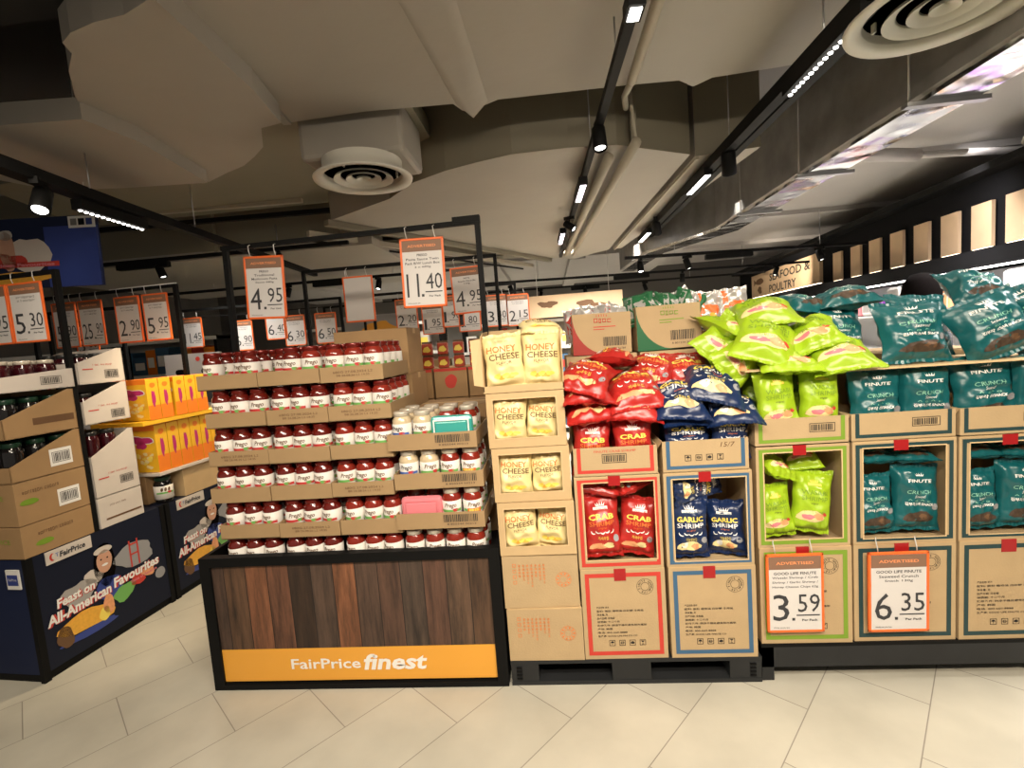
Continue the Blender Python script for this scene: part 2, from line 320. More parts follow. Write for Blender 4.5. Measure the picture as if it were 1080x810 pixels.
def crossduct(b):
    pts = [(-1.9, 4.4), (-1.2, 3.95), (-.93, 3.64), (-.64, 3.46), (-.43, 3.37), (-.165, 3.285), (.2, 3.28), (.51, 3.32), (1.06, 3.64), (.99, 5.5), (.93, 7.3), (.45, 7.9), (.1, 7.6), (-.8, 6.2), (-1.5, 5.0)]
    b.prism([(x, y, 2.75) for x, y in pts], (0, 0, .75), 'duct')
    q = [p for p in pts[1:9]]
    for i in range(len(q)-1):      # shade on the duct's face, put into a darker olive colour
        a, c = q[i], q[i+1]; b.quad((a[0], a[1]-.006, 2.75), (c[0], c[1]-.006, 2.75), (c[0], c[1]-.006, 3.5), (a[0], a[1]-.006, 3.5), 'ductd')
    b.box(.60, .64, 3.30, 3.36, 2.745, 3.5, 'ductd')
def trims(b):
    b.bar((-1.93, 4.36, 2.72), (.08, 7.62, 2.72), .07, .05, 'ductd'); b.bar((-2.20, 4.55, 2.69), (-.2, 7.8, 2.69), .05, .05, 'pipe'); b.bar((-2.32, 4.62, 2.66), (-.35, 7.85, 2.66), .02, .02, 'black')
one('cable_tray', 'dark trim with parallel conduits along the left edge of the olive duct', 'cable tray', trims)
one('ventilation_duct', 'big shaded olive faced duct beyond the overhead duct, with a curved lower edge', 'duct', crossduct)
def ribduct(b):
    b.prism([(1.10, 3.66, 2.74), (1.52, 3.6, 2.74), (1.30, 5.6, 2.74), (1.10, 7.2, 2.74), (.98, 7.2, 2.74)], (0, 0, .76), 'duct')
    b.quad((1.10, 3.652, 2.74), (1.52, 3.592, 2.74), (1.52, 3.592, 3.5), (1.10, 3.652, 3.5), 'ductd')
    b.bar((1.115, 3.66, 2.73), (1.0, 7.2, 2.73), .02, .02, 'pipe')
one('ventilation_duct', 'narrow lagged duct with a ribbed left edge, right of the paired pipes', 'duct', ribduct)
def leftb(b):
    pts = [(-1.80, 1.90), (-1.77, 1.834), (-1.69, 1.79), (-1.56, 1.755), (-1.43, 1.74), (-1.27, 1.68), (-1.30, 2.3), (-1.36, 2.64), (-1.49, 2.67), (-1.62, 2.90), (-1.75, 3.02), (-1.90, 3.14), (-2.064, 3.218), (-2.293, 3.346), (-2.22, 2.95), (-2.19, 2.67), (-2.245, 2.42), (-2.08, 2.18), (-1.92, 2.0)]
    b.prism([(x, y, 2.8) for x, y in pts], (0, 0, .12), 'duct'); b.bar((-2.21, 2.62, 2.80), (-2.32, 3.33, 2.795), .02, .012, 'duct')
one('duct_wrap', 'rounded beige insulation wrap on the overhead duct, upper left', 'duct', leftb)
def leftc(b):
    b.prism([(x, y, 2.72) for x, y in [(-2.9, 2.2), (-2.45, 2.19), (-2.1, 2.22), (-2.06, 2.5), (-2.16, 3.14), (-2.7, 3.08), (-3.1, 3.0), (-3.3, 2.5)]], (0, 0, .1), 'duct')
one('duct_wrap', 'low beige lagged sheet above the navy hanging poster', 'duct', leftc)
def lefth(b): b.box(-6, -1.36, .3, 2.15, 3.12, 3.3, 'cdark'); b.box(-6, -1.36, 2.2, 3.4, 3.32, 3.45, 'cdark')  # dark colour stands in for the missing light on the bulkhead
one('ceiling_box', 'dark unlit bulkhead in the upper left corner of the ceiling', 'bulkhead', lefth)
def greend(b):
    b.prism([(x, y, 3.0) for x, y in [(-4.2, 3.5), (-2.1, 3.4), (-1.6, 2.9), (-.74, 2.95), (-.74, 3.5), (-1.3, 3.9), (-1.9, 4.7), (-4.6, 4.7)]], (0, 0, .12), 'ductd')
    b.bar((-4.5, 4.5, 3.02), (-2.2, 4.5, 2.98), .04, .04, 'pipe'); b.bar((-4.5, 4.62, 2.93), (-1.9, 4.62, 2.9), .05, .04, 'black')
one('ventilation_duct', 'grey green lagged duct behind the round vent, upper left', 'duct', greend)
def backl(b):
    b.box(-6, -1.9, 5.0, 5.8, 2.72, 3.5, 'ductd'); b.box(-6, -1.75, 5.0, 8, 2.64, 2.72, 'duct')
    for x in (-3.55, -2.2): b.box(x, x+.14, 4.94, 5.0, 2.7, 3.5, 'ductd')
one('ventilation_duct', 'brown shaded duct behind the left light track', 'duct', backl)
# pipes
one('pipe', 'pale conduit running under the near overhead duct', 'pipe', lambda b: (b.tube([(.50, 1.2, 2.80), (.495, 2.62, 2.80)], .026, 'pipe'), b.tube([(.495, 2.62, 2.80), (.52, 3.0, 2.9), (.55, 3.15, 2.9)], .018, 'pipe')))
one('pipe', 'right of two pale pipes running side by side under the ribbed duct', 'pipe', lambda b: (b.tube([(.60, 3.14, 2.69), (.40, 7.0, 2.69)], .032, 'pipe'), b.tube([(.60, 3.16, 2.69), (.58, 3.2, 3.1)], .012, 'pipe')))
one('pipe', 'left of two pale pipes running side by side under the ribbed duct', 'pipe', lambda b: b.tube([(.46, 3.36, 2.69), (.30, 7.0, 2.69)], .035, 'pipe'))

# round ceiling diffusers with concentric rings
def diffuser(label, x, y, z, r, px0=-.34, px1=.30, ph=.41):
    t = thing('air_diffuser', label, 'air vent', (x, y, z), group='round ceiling air vents')
    b = MB(); b.lathe([(r*.80, .11), (r*.80, .016), (r, .010), (r*.99, 0), (r*.82, .010), (r*.79, .03), (r*.79, .075)], 'vent', 48, caps=False); b.build('outer_ring', t)
    b = MB(); b.lathe([(r*.80, .055), (0.001, .055)], 'ventd', 40)
    for k in range(3): a = k*2.1+.3; b.box(-.004+math.cos(a)*r*.68, .004+math.cos(a)*r*.68, math.sin(a)*r*.68-.01, math.sin(a)*r*.68+.01, .02, .09, 'vent')
    b.build('throat', t)
    for q0, q1 in ((.60, .47), (.36, .24), (.15, .02)):
        b = MB(); b.lathe([(r*q0, .004), (r*q1, .022), (r*q1*.96, .030), (r*q0*.97, .016), (r*q0, .004)], 'vent', 40, caps=False); b.build('cone_ring', t)
    b = MB(); b.box(px0, px1, -.12, .34, .11, ph, 'duct'); b.build('plenum_box', t, bevel=.03)
    return t
diffuser('round white ceiling vent above the jar display', -1.08, 3.05, 2.6, .298)
diffuser('large round ceiling vent beside the silver duct, upper right', 1.47, 1.96, 2.60, .305, -.05, .27, .296)

# track rails with their heads
def wire(p):
    if -1.4 < p.x < 1.55: return 2.9 if p.y < 2.87 else (3.5 if p.y < 3.4 else 2.74)
    if p.x < -2 and p.y < 3.1: return 2.72
    if p.x < -2 and p.y < 4.7: return 3.0
    return 2.85
def track(label, a, c, wd=.035, ht=.035, drops=()):
    t = thing('light_track', label, 'light track', (0, 0, 0)); b = MB(); b.bar(a, c, wd, ht, 'black'); b.build('rail', t)
    for f in drops:
        p = Vector(a).lerp(Vector(c), f); b = MB(); b.tube([p, (p.x, p.y, wire(p))], .004, 'silver', 6); b.build('hanger_wire', t)
    return t
track('thin black light track running away above the red snack boxes', (.39, 1.4, 2.71), (.23, 7.2, 2.70), .04, .04, (.15, .32, .55))
t = track('thick black light track beside the large silver duct', (1.235, 1.3, 2.69), (1.215, 6.2, 2.69), .06, .07, (.2, .42, .6)); b = MB(); b.bar((1.325, 1.3, 2.70), (1.30, 6.2, 2.70), .05, .06, 'black'); b.build('rail', t)
t = track('black light track across the upper left above the rack posts', (-2.30, 1.2, 2.5), (-2.72, 5.7, 2.5), .05, .05, (.3, .5)); b = MB(); b.bar((-2.40, 1.2, 2.55), (-2.66, 3.4, 2.55), .07, .07, 'black'); b.build('rail', t)
FT = [((.95, 6.0, 2.42), (3.95, 6.45, 2.42)), ((-1.2, 7.6, 2.45), (4.2, 8.3, 2.45)), ((-3.0, 9.4, 2.5), (4.2, 9.9, 2.5)), ((-5.5, 6.6, 2.55), (-1.2, 6.6, 2.55)), ((-5.5, 4.75, 2.62), (-1.9, 4.75, 2.62))]
for k, (p0, p1) in enumerate(FT):
    track(['black track crossing above the seafood side, behind the ribbed duct', 'long black track crossing far behind the snack boxes', 'farthest black track across the back of the store', 'black track across the far left of the store', 'black track in front of the far left shelves'][k], p0, p1, .035, .035, (.2, .8))
def ontrack(i, f): return Vector(FT[i][0]).lerp(Vector(FT[i][1]), f)

def led_bar(label, loc, rz, L, m='led', rx=0, n=0):
    t = thing('led_bar_light', label, 'light', loc, (rx, 0, rz)); b = MB(); b.box(-.03, .03, -L/2, L/2, 0, .055, 'black'); b.build('housing', t)
    b = MB()
    if n:
        for i in range(n): y = -L/2+(i+.5)*L/n; b.lathe([(.010, -.001), (.008, -.006), (.003, -.008)], m, 10, 0, y)
    else: b.box(-.020, .020, -L/2+.015, L/2-.015, -.004, 0, m)
    b.build('lens', t); return t
led_bar('bright dotted LED bar on the thick track beside the round vent', (1.215, 2.26, 2.62), -.02, .62, 'led', n=16)
led_bar('dotted LED bar hanging above the navy poster', (-2.47, 2.72, 2.41), .09, .48, 'led', n=13)
led_bar('LED bar on the thin track, nearest the camera at the top edge', (.365, 1.83, 2.64), .03, .10, 'led')
led_bar('pinkish LED bar under the thin track, behind the first spotlight', (.30, 3.80, 2.60), .03, .45, 'ledp')
led_bar('small LED bar far along the thin track', (.20, 5.55, 2.62), .03, .6, 'ledp')
led_bar('white LED bar low on the thick track, middle distance', (1.20, 3.95, 2.62), 0, .50, 'led')
led_bar('second white LED bar along the thick track, farther back', (1.17, 5.9, 2.62), 0, .55, 'led')
for k, (i, f) in enumerate(((0, .42), (1, .47), (2, .52), (4, .40), (3, .60))):
    q = ontrack(i, f); led_bar('dark LED fixture %s' % ['right of the silver duct, front of the far tracks', 'below and left of the seafood sign', 'on the farthest track above the cream bags', 'left, behind the hanging poster', 'far left behind the jar display post'][k], (q.x, q.y, q.z-.073), R(90), .55, 'black')

def spotlight(label, loc, rz, tilt, m='led', s=1.0):
    t = thing('track_spotlight', label, 'spotlight', loc, (0, 0, rz)); t.scale = (s, s, s)
    b = MB(); b.box(-.015, .015, -.05, .05, 0, .03, 'black'); b.tube([(0, 0, 0), (0, 0, -.04)], .008, 'black', 8); b.build('track_adapter', t)
    b = MB(); b.T = Matrix.Translation((0, 0, -.06)) @ Matrix.Rotation(tilt, 4, 'X'); b.lathe([(.001, .061), (.028, .06), (.034, .055), (.036, -.055), (.032, -.06), (.028, -.045)], 'black', 18); b.build('barrel', t)
    b = MB(); b.T = Matrix.Translation((0, 0, -.06)) @ Matrix.Rotation(tilt, 4, 'X'); b.lathe([(.027, -.048), (.018, -.053), (.001, -.055)], m, 16); b.build('lens', t); return t
spotlight('large lit black spotlight on the left track above the navy poster', (-2.40, 2.25, 2.452), .5, -.6, s=1.15)
spotlight('large lit black spotlight on the thin track, front most', (.345, 2.85, 2.69), .1, -.25, s=1.1)
spotlight('second spotlight on the thin track, turned sideways', (.26, 4.85, 2.66), 1.2, -.9)
spotlight('unlit black spotlight on the thick track under the ducts', (1.24, 3.42, 2.68), -.4, .6, 'ventd', 1.3)
spotlight('unlit black spotlight farther back on the thick track', (1.19, 5.35, 2.68), -.4, .6, 'ventd', 1.2)
spotlight('lit spotlight left of the blank orange frame', (-2.62, 4.5, 2.46), .5, -.2, s=1.0)
k = 0
for i, f in ((0, .06), (0, .25), (1, .12), (1, .62), (2, .40), (3, .45), (3, .75), (0, .80), (4, .45), (2, .52), (2, .24), (1, .90), (2, .08), (4, .8), (2, .68)):
    q = ontrack(i, f); cnt = globals().setdefault('CNT', {}); cnt[i] = cnt.get(i, 0)+1; spotlight('small far spotlight, %s one on the black track %s' % (ORD[cnt[i]-1], ['above the seafood side', 'behind the snack boxes', 'at the back of the store', 'across the far left', 'before the far left shelves'][i]), (q.x, q.y, q.z-.048), k, -.3, s=1.1); k += 1

# silver duct on the right
def silver(b):
    b.prism([(1.80, .6, 2.50), (2.05, .6, 2.50), (2.00, 3.6, 2.50), (1.99, 5.3, 2.50), (1.5, 6.4, 2.50), (1.40, 8.0, 2.50), (1.20, 8.0, 2.50), (1.28, 6.3, 2.50), (1.76, 5.2, 2.50), (1.76, 3.6, 2.50)], (0, 0, .03), 'foil')
    b.prism([(1.78, .6, 2.53), (2.02, .6, 2.53), (1.98, 3.6, 2.53), (2.01, 5.3, 2.53), (1.52, 6.4, 2.53), (1.42, 8.0, 2.53), (1.18, 8.0, 2.53), (1.26, 6.3, 2.53), (1.74, 5.2, 2.53), (1.74, 3.6, 2.53)], (0, 0, .50), 'ductm')
    for y in (1.5, 2.5, 3.5, 4.5): b.bar((1.70, y, 2.49), (2.06, y, 2.49), .04, .02, 'silver')
M['ductm'] = mat('weathered_duct_steel', (.26, .25, .24), .45, .3, nz=.5, scale=6)
t = tag((lambda b: (silver(b), b.build('silver_duct'))[1])(MB()), 'long foil clad rectangular duct with bright reflections, right', 'duct')
for y in (2.5, 3.5, 4.5):
    b = MB(); b.tube([(1.72, y, 2.49), (1.72, y, 3.5)], .005, 'silver', 6); b.build('hanger_rod', t)
def rslab(b):
    b.box(2.35, 8.9, .5, 12, 3.05, 3.2, 'ductg')
    for y in (3.2, 5.0, 7.2, 9.5): b.box(2.1, 8.8, y, y+.12, 2.99, 3.06, 'ductg')
one('insulation_panel', 'grey insulated ceiling panel right of the silver duct', 'ceiling panel', rslab)
one('sprinkler_pipe', 'grey capped pipe lying across the ceiling above the seafood sign', 'pipe', lambda b: (b.tube([(2.3, 4.4, 2.9), (2.6, 4.5, 2.9)], .03, 'pipe'), b.tube([(2.6, 4.5, 2.9), (3.3, 4.7, 2.9)], .055, 'ductg'), b.tube([(3.3, 4.7, 2.9), (5.6, 5.2, 2.95)], .03, 'ductg')))
one('smoke_detector', 'white round fitting on the ceiling near the top right wood panels', 'detector', lambda b: b.lathe([(.001, 2.80), (.14, 2.80), (.16, 2.83), (.15, 2.87), (.001, 2.88)], 'vent', 28, 4.0, 4.3))
def backceil(b):
    b.box(-6, 2.3, 8.3, 12.5, 2.85, 3.04, 'ductg')
    for x in (-4.5, -2.8, -1.0, .4): b.box(x, x+.25, 8.0, 12.5, 2.76, 2.86, 'ductg')
    b.box(-8.5, 1.0, 7.9, 8.25, 2.9, 3.3, 'ductd')
one('insulation_panel', 'grey ribbed ceiling panel at the far back of the store', 'ceiling panel', backceil)

# ---------------------------------------------------------------- seafood wall and chiller (turned 5.3 degrees)
SR = -.093
sw = thing('seafood_fascia', 'long black fascia over the chillers at the right', 'fascia', (4, 5, 0), (0, 0, SR))
b = MB(); b.box(.03, .3, -2.2, 7.6, 1.92, 2.72, 'wall'); b.box(-.25, .02, -2.2, 7.6, 1.88, 2.03, 'wall'); b.box(-.16, .3, -2.2, 7.6, 2.70, 2.76, 'black'); b.build('fascia_board', sw)
b = MB(); b.box(-.23, -.19, -2.1, 2.9, 1.865, 1.878, 'led'); b.build('strip_light', sw)
b = MB(); b.box(-.23, -.19, 3.0, 5.9, 1.865, 1.878, 'ledp'); b.build('strip_light', sw)
FS = lambda x0: (lambda y, z: (x0, -y, z))
yy = [-.98, -.52, -.13, .28, .71, 1.15, 1.61, 2.07, 2.58]
for i, y in enumerate(yy):
    t = thing('wood_panel', 'pale wooden board hanging on the black fascia, %s' % ('nearest the camera at the right edge' if i == 0 else ('farthest, next to the seafood sign' if i == len(yy)-1 else '%s from the right edge' % ORD[i])), 'panel', (4, 5, 0), (0, 0, SR), 'pale wood boards on the fascia')
    b = MB(); b.box(-.02, .01, y-.12, y+.12, 2.07, 2.47, 'panel'); b.build('board', t)
    b = MB(); b.box(-.015, .005, y-.11, y+.11, 2.062, 2.069, 'ledw'); b.build('underlight', t)
t = thing('seafood_sign', 'pale wooden sign reading seafood and poultry', 'sign', (4, 5, 0), (0, 0, SR))
b = MB(); b.box(-.03, .02, 3.12, 6.5, 2.09, 2.56, 'panel'); fn = lambda x, z: (-.034, -x, z)
b.text('SEAFOOD &', -4.4, 2.42, .15, 'pink', fn, w=1.9, bold=.02); b.text('POULTRY', -4.7, 2.20, .15, 'pink', fn, w=1.35, bold=.02)
b.blob(-5.95, 2.40, .24, .07, 'pbrown', fn, 3, .1); b.flat([(-6.15, 2.40), (-6.32, 2.47), (-6.32, 2.33)], [(0, 1, 2)], 'pbrown', fn); b.blob(-5.95, 2.22, .14, .07, 'pbrown', fn, 5, .3)
b.build('sign_board', t); b = MB(); b.box(-.025, .01, 3.14, 6.48, 2.082, 2.089, 'ledw'); b.build('underlight', t)
t = thing('open_chiller', 'open refrigerated display case below the black fascia', 'chiller', (4, 5, 0), (0, 0, SR))
b = MB(); b.box(-.9, .3, -2.2, 7.4, .0, .75, 'chill'); b.box(.2, .3, -2.2, 7.4, .75, 1.875, 'chill'); b.build('cabinet', t)
for z in (1.1, 1.5): b = MB(); b.box(-.35, .2, -2.2, 7.4, z, z+.02, 'chill'); b.build('shelf', t)
pk = ['f_sil', 'pinkbox', 'white', 'purple', 'f_sil', 'prawn', 'white', 'blue', 'f_sil', 'purple']
for i in range(22):
    y = -1.3+i*.27; m = pk[i % 10]; b = MB(); b.box(-.10, .10, -.11, .11, 0, .20+.05*(i % 3), m)
    b.ring(-.08, .08, .03, .17, .01, 'white', lambda x, z: (-.102, x, z))
    o = b.build('chilled_pack', bevel=.03); c, s_ = math.cos(SR), math.sin(SR); lx = -.12
    o.location = (4+lx*c-y*s_, 5+lx*s_+y*c, 1.525); o.rotation_euler = (0, 0, SR)
    tag(o, '%s chilled pack on the chiller shelf, %s from its near end' % (['silver', 'pink', 'white', 'purple', 'silver', 'orange', 'white', 'blue', 'silver', 'purple'][i % 10], (ORD+['thirteenth', 'fourteenth', 'fifteenth', 'sixteenth', 'seventeenth', 'eighteenth', 'nineteenth', 'twentieth', 'last but one', 'last'])[i]), 'package', 'packs on the chiller shelf')

# shopper whose dark hair shows above the snack bags
def person(x, y, label):
    import bmesh as _b
    me = bpy.data.meshes.new('person'); o = bpy.data.objects.new('person', me); C.objects.link(o)
    J = [((0,0,.95),.13),((0,0,1.15),.12),((0,0,1.36),.14),((0,0,1.46),.055),((0,-.01,1.55),.06),((0,-.01,1.63),.085),((0,-.01,1.70),.075),
         ((-.10,0,.90),.095),((-.11,.0,.50),.06),((-.11,.02,.09),.042),((-.11,-.12,.04),.035),((.10,0,.90),.095),((.11,0,.50),.06),((.11,.02,.09),.042),((.11,-.12,.04),.035),
         ((-.19,0,1.36),.06),((-.25,.02,1.10),.042),((-.24,-.12,.90),.032),((.19,0,1.36),.06),((.25,.02,1.10),.042),((.24,-.12,.90),.032)]
    E = [(0,1),(1,2),(2,3),(3,4),(4,5),(5,6),(0,7),(7,8),(8,9),(9,10),(0,11),(11,12),(12,13),(13,14),(2,15),(15,16),(16,17),(2,18),(18,19),(19,20)]
    me.from_pydata([j[0] for j in J], E, []); me.materials.append(M['cloth'])
    sk = o.modifiers.new('skin', 'SKIN'); sk.use_smooth_shade = True
    for i, (p, r) in enumerate(J): me.skin_vertices[0].data[i].radius = (r, r)
    me.skin_vertices[0].data[0].use_root = True
    o.modifiers.new('sub', 'SUBSURF').render_levels = 1
    o.location = (x, y, 0); tag(o, label, 'person')
    for sx in (-1, 1):
        for k in range(5):
            b = MB(); hx = sx*.24; dx = sx*(-.022+.011*k); L = (.05, .07, .075, .07, .055)[k]
            if k == 0: b.tube([(hx-sx*.02, -.13, .89), (hx-sx*.045, -.16, .87), (hx-sx*.05, -.18, .85)], .009, 'skinp', 6)
            else: b.tube([(hx+dx, -.13, .88), (hx+dx, -.15, .88-L*.6), (hx+dx, -.14, .88-L)], .008, 'skinp', 6)
            b.build('finger', o)
    b = MB(); b.lathe([(.001, 1.80), (.06, 1.79), (.098, 1.74), (.112, 1.67), (.105, 1.60), (.09, 1.55), (.04, 1.56)], 'hair', 20); b.build('hair', o)
    b = MB(); b.lathe([(.001, 1.53), (.05, 1.54), (.08, 1.60), (.086, 1.66), (.07, 1.73), (.001, 1.76)], 'skinp', 20, 0, -.035)
    b.lathe([(.001, 1.62), (.012, 1.63), (.001, 1.65)], 'skinp', 8, 0, -.122)
    for sx in (-1, 1): b.lathe([(.001, 1.66), (.008, 1.665), (.001, 1.67)], 'hair', 8, sx*.032, -.113)
    b.box(-.02, .02, -.118, -.11, 1.585, 1.59, 'pred'); b.build('face', o)
    return o
p = person(2.52, 3.55, 'shopper with short dark hair standing behind the teal snack bags'); p.rotation_euler = (0, 0, R(200))

# ---------------------------------------------------------------- price cards
def card(label, loc, rz, whole, cents, lines=(), wd=.205, ht=.31, blank=False, hooks=True, glow=None, fine='Per Pack', head='ADVERTISED', name='price_card', tilt=0, detail=True):
    t = thing(name, label, 'price sign', loc, (0, tilt, rz), 'hanging price cards')
    fn = lambda x, z: (x, -.0065, z); f2 = lambda x, z: (x, -.0072, z)
    b = MB(); e = .011
    for x0, x1, z0, z1 in ((-wd/2, wd/2, -e, 0), (-wd/2, wd/2, -ht, -ht+e), (-wd/2, -wd/2+e, -ht, 0), (wd/2-e, wd/2, -ht, 0)): b.box(x0, x1, -.008, .004, z0, z1, 'orange')
    b.build('frame', t, bevel=.003 if detail else 0)
    b = MB(); b.box(-wd/2+e, wd/2-e, -.006, .002, -ht+e, -e, 'paper')
    W = wd-2*e; Z0 = -ht+e; H = ht-2*e
    if not blank:
        b.rect(-W/2, W/2, -e-.17*H, -e, 'header', fn)
        b.text(head, 0, -e-.085*H, .04*H if detail else .05*H, 'oink', f2, w=W*.72, bold=.02)
        for i, l in enumerate(lines):
          if not detail or l in ('Limited Offer', 'Great Value', 'Everyday'): scrib(b, 0, -e-H*(.225+.062*i), W*.6, .038*H, 'ink', fn, i)
          else: b.text(l, 0, -e-H*(.225+.062*i), .038*H, 'ink', fn, w=min(W*.88, .0095*len(l)*wd/.205), bold=.02 if i == 0 else .01)
        base = Z0+.13*H; hh = .36*H
        nw = W*{'1': .13, '11': .34}.get(whole, .34 if len(whole) == 1 else .46)
        b.text(whole, -W*.47+nw/2+.004, base+hh/2, hh, 'ink', f2, w=nw*.92, bold=.0)
        x = -W*.47+nw+.012; b.rect(x, x+.012, base, base+.012, 'ink', f2)
        b.text(cents, (x+.02+W*.47)/2+.002, base+hh*.66, hh*.68, 'ink', f2, w=min(W*.42, W*.45-x-.02))
        b.rect(x+.018, W*.46, base+hh*.18, base+hh*.225, 'ink', f2)
        b.text(fine, W*.27, base+hh*.0+.002, .03*H, 'ink', f2, w=W*.30, bold=.02); b.text('While stocks last', -W*.28, Z0+.035*H, .02*H, 'ink', f2)
    b.build('price_sheet', t)
    if hooks:
        for sx in (-1, 1):
            b = MB(); b.tube([(sx*wd*.32, 0, -.004), (sx*wd*.32-.006, -.004, .025), (sx*wd*.32-.010, 0, .052), (sx*wd*.32-.004, .008, .058)], .0022, 'hook', 6); b.build('hook', t)
    return t

# ---------------------------------------------------------------- jars
def jar_proto(name, label, cat, glass, cap, band, txt='Prego', h=.165, r=.043, free=False, lab=True, cap2=None):
    t = thing(name, label, cat)
    b = MB(); b.lathe([(r*.86, 0), (r*.97, .004), (r, .012), (r, h*.72), (r*.96, h*.78), (r*.80, h*.85), (r*.76, h*.875)], glass, 22); b.build('glass_body', t)
    b = MB(); b.lathe([(r*.80, h*.87), (r*.83, h*.875), (r*.83, h*.975), (r*.80, h*.99), (r*.72, h*1.0), (.001, h*.992)], cap, 22); b.build('lid', t)
    if lab:
        b = MB(); z0, z1 = h*.16, h*.68; rr = r+.0006; n = 22
        b.lathe([(r*.99, z0), (rr, z0+.0005), (rr, z1-.0005), (r*.99, z1)], 'label', 26)
        def fn(x, z): a = x/rr; return (math.sin(a)*(rr+.0007), -math.cos(a)*(rr+.0007), z)
        for i in range(16): x0 = -.055+i*.11/16; b.rect(x0, x0+.11/16, z0+.036, z0+.047, band, fn)
        b.text(txt, 0, z0+.064, .026, 'pbrown' if band != 'lblue' else 'ink', fn, w=.056, bold=.02, shear=.3, maxlen=.012)
        b.blob(.022, z0+.044, .012, .008, 'lgreen' if band == 'lred' else 'lred', lambda x, z: tuple(Vector(fn(x, z))*1.0+Vector((0, -.0004, 0))), 4, .3, 10)
        if free:
            for i in range(8): x0 = -.03+i*.06/8; b.rect(x0, x0+.06/8, z0+.026, z0+.050, 'orange', lambda x, z: (math.sin(x/rr)*(rr+.0012), -math.cos(x/rr)*(rr+.0012), z))
            b.text('FREE', 0, z0+.039, .017, 'yellow', lambda x, z: (math.sin(x/rr)*(rr+.0018), -math.cos(x/rr)*(rr+.0018), z), w=.045, bold=.04, maxlen=.012)
        b.build('label_band', t)
    return Proto(t)
JR = jar_proto('sauce_jar', '', 'jar', 'sauce', 'lid', 'lred')
JG = jar_proto('sauce_jar', '', 'jar', 'sauce2', 'lid', 'lgreen')
JC = jar_proto('sauce_jar', '', 'jar', 'cream', 'lidw', 'lblue')
JC2 = jar_proto('sauce_jar', '', 'jar', 'cream', 'lidw', 'lgreen')
JF = jar_proto('sauce_jar', '', 'jar', 'sauce2', 'lidw', 'lgreen', free=True)
JP = jar_proto('sauce_jar', '', 'jar', 'sauce2', 'lidw', 'lgreen')

# low cardboard tray with walls of real thickness
def tray_mb(W, D, h, print_=None, m='kraft', m2='edge', front=True):
    b = MB(); t = .004
    b.box(0, W, 0, D, 0, t, m); b.box(0, W, 0, t, 0, h, m); b.box(0, W, D-t, D, 0, h, m); b.box(0, t, t, D-t, 0, h, m); b.box(W-t, W, t, D-t, 0, h, m)
    if print_: print_(b)
    return b
fr_ = lambda x, z: (x, -.0012, z)
def code_print(b):
    b.text('680G 27.08.2024 L2', .15, .043, .010, 'pbrown', fr_, w=.18); b.text('BB 26.08.26 L2 14:35', .15, .028, .009, 'pbrown', fr_, w=.15)
def barcode(b, x0, x1, z0, z1, fn, m='pink', frame=False, seed=3):
    rr = random.Random(seed); x = x0
    while x < x1-.003: wd = rr.choice((.0015, .003, .0045)); b.rect(x, min(x+wd, x1), z0, z1, m, fn); x += wd+rr.choice((.002, .0035))
    if frame: b.ring(x0-.006, x1+.006, z0-.006, z1+.006, .0025, m, fn)

# ---------------------------------------------------------------- jar display stand
SX0, SX1, SY = -1.69, -.285, 2.055
st = thing('display_stand', 'black framed wood plank display stand holding the sauce jars', 'display stand', (SX0, SY, 0))
W = SX1-SX0
b = MB(); e = .05
b.box(0, W, 0, .9, 0, .025, 'black'); b.box(0, e, 0, .04, .025, .648, 'black'); b.box(W-e, W, 0, .04, .025, .648, 'black'); b.box(e, W-e, 0, .04, .605, .648, 'black')
b.box(0, .02, .04, .9, .025, .648, 'black'); b.box(W-.02, W, .04, .9, .025, .648, 'black'); b.box(.02, W-.02, .88, .9, .025, .648, 'black'); b.box(.02, W-.02, .04, .88, .53, .55, 'black')
b.build('frame', st)
b = MB(); b.box(e, W-e, .012, .03, .195, .606, 'wood'); b.build('plank_panel', st)
b = MB(); b.box(e, W-e, .012, .03, .036, .196, 'banner'); fn = lambda x, z: (x, .0108, z)
b.text('FairPrice', .385, .118, .050, 'white', fn, w=.335, bold=.016, align='L'); b.text('finest', .735, .122, .078, 'white', fn, w=.30, bold=.03, shear=.18, align='L')
b.build('banner', st)
fs = thing('sign_frame', 'black square tube frame rising over the jar display, holding two price cards', 'sign frame', (0, 0, 0))
for a, c in (((-1.63, 2.40, .55), (-1.60, 2.40, 2.12)), ((-.305, 2.33, .55), (-.303, 2.33, 2.12))): b = MB(); b.bar(a, c, .025, .025, 'black'); b.build('post', fs)
b = MB(); b.bar((-1.62, 2.40, 2.115), (-.29, 2.33, 2.115), .022, .022, 'black'); b.bar((-.42, 2.337, 2.128), (-.29, 2.33, 2.128), .03, .03, 'black'); b.build('top_rail', fs)
card('orange framed 4.95 price card hanging at the left over the sauce jars', (-1.385, 2.365, 2.055), .0, '4', '95', ('PREGO', 'Traditional', 'Mushroom Pasta', 'Sauce 680g'), tilt=.04, fine='Per Unit')
card('orange framed 11.40 price card hanging at the right over the sauce jars', (-.575, 2.325, 2.062), .0, '11', '40', ('PREGO', 'Pasta Sauce Twin', 'Pack B/W Lunch Box', '2 x 680g'), tilt=.02, wd=.212, ht=.325)

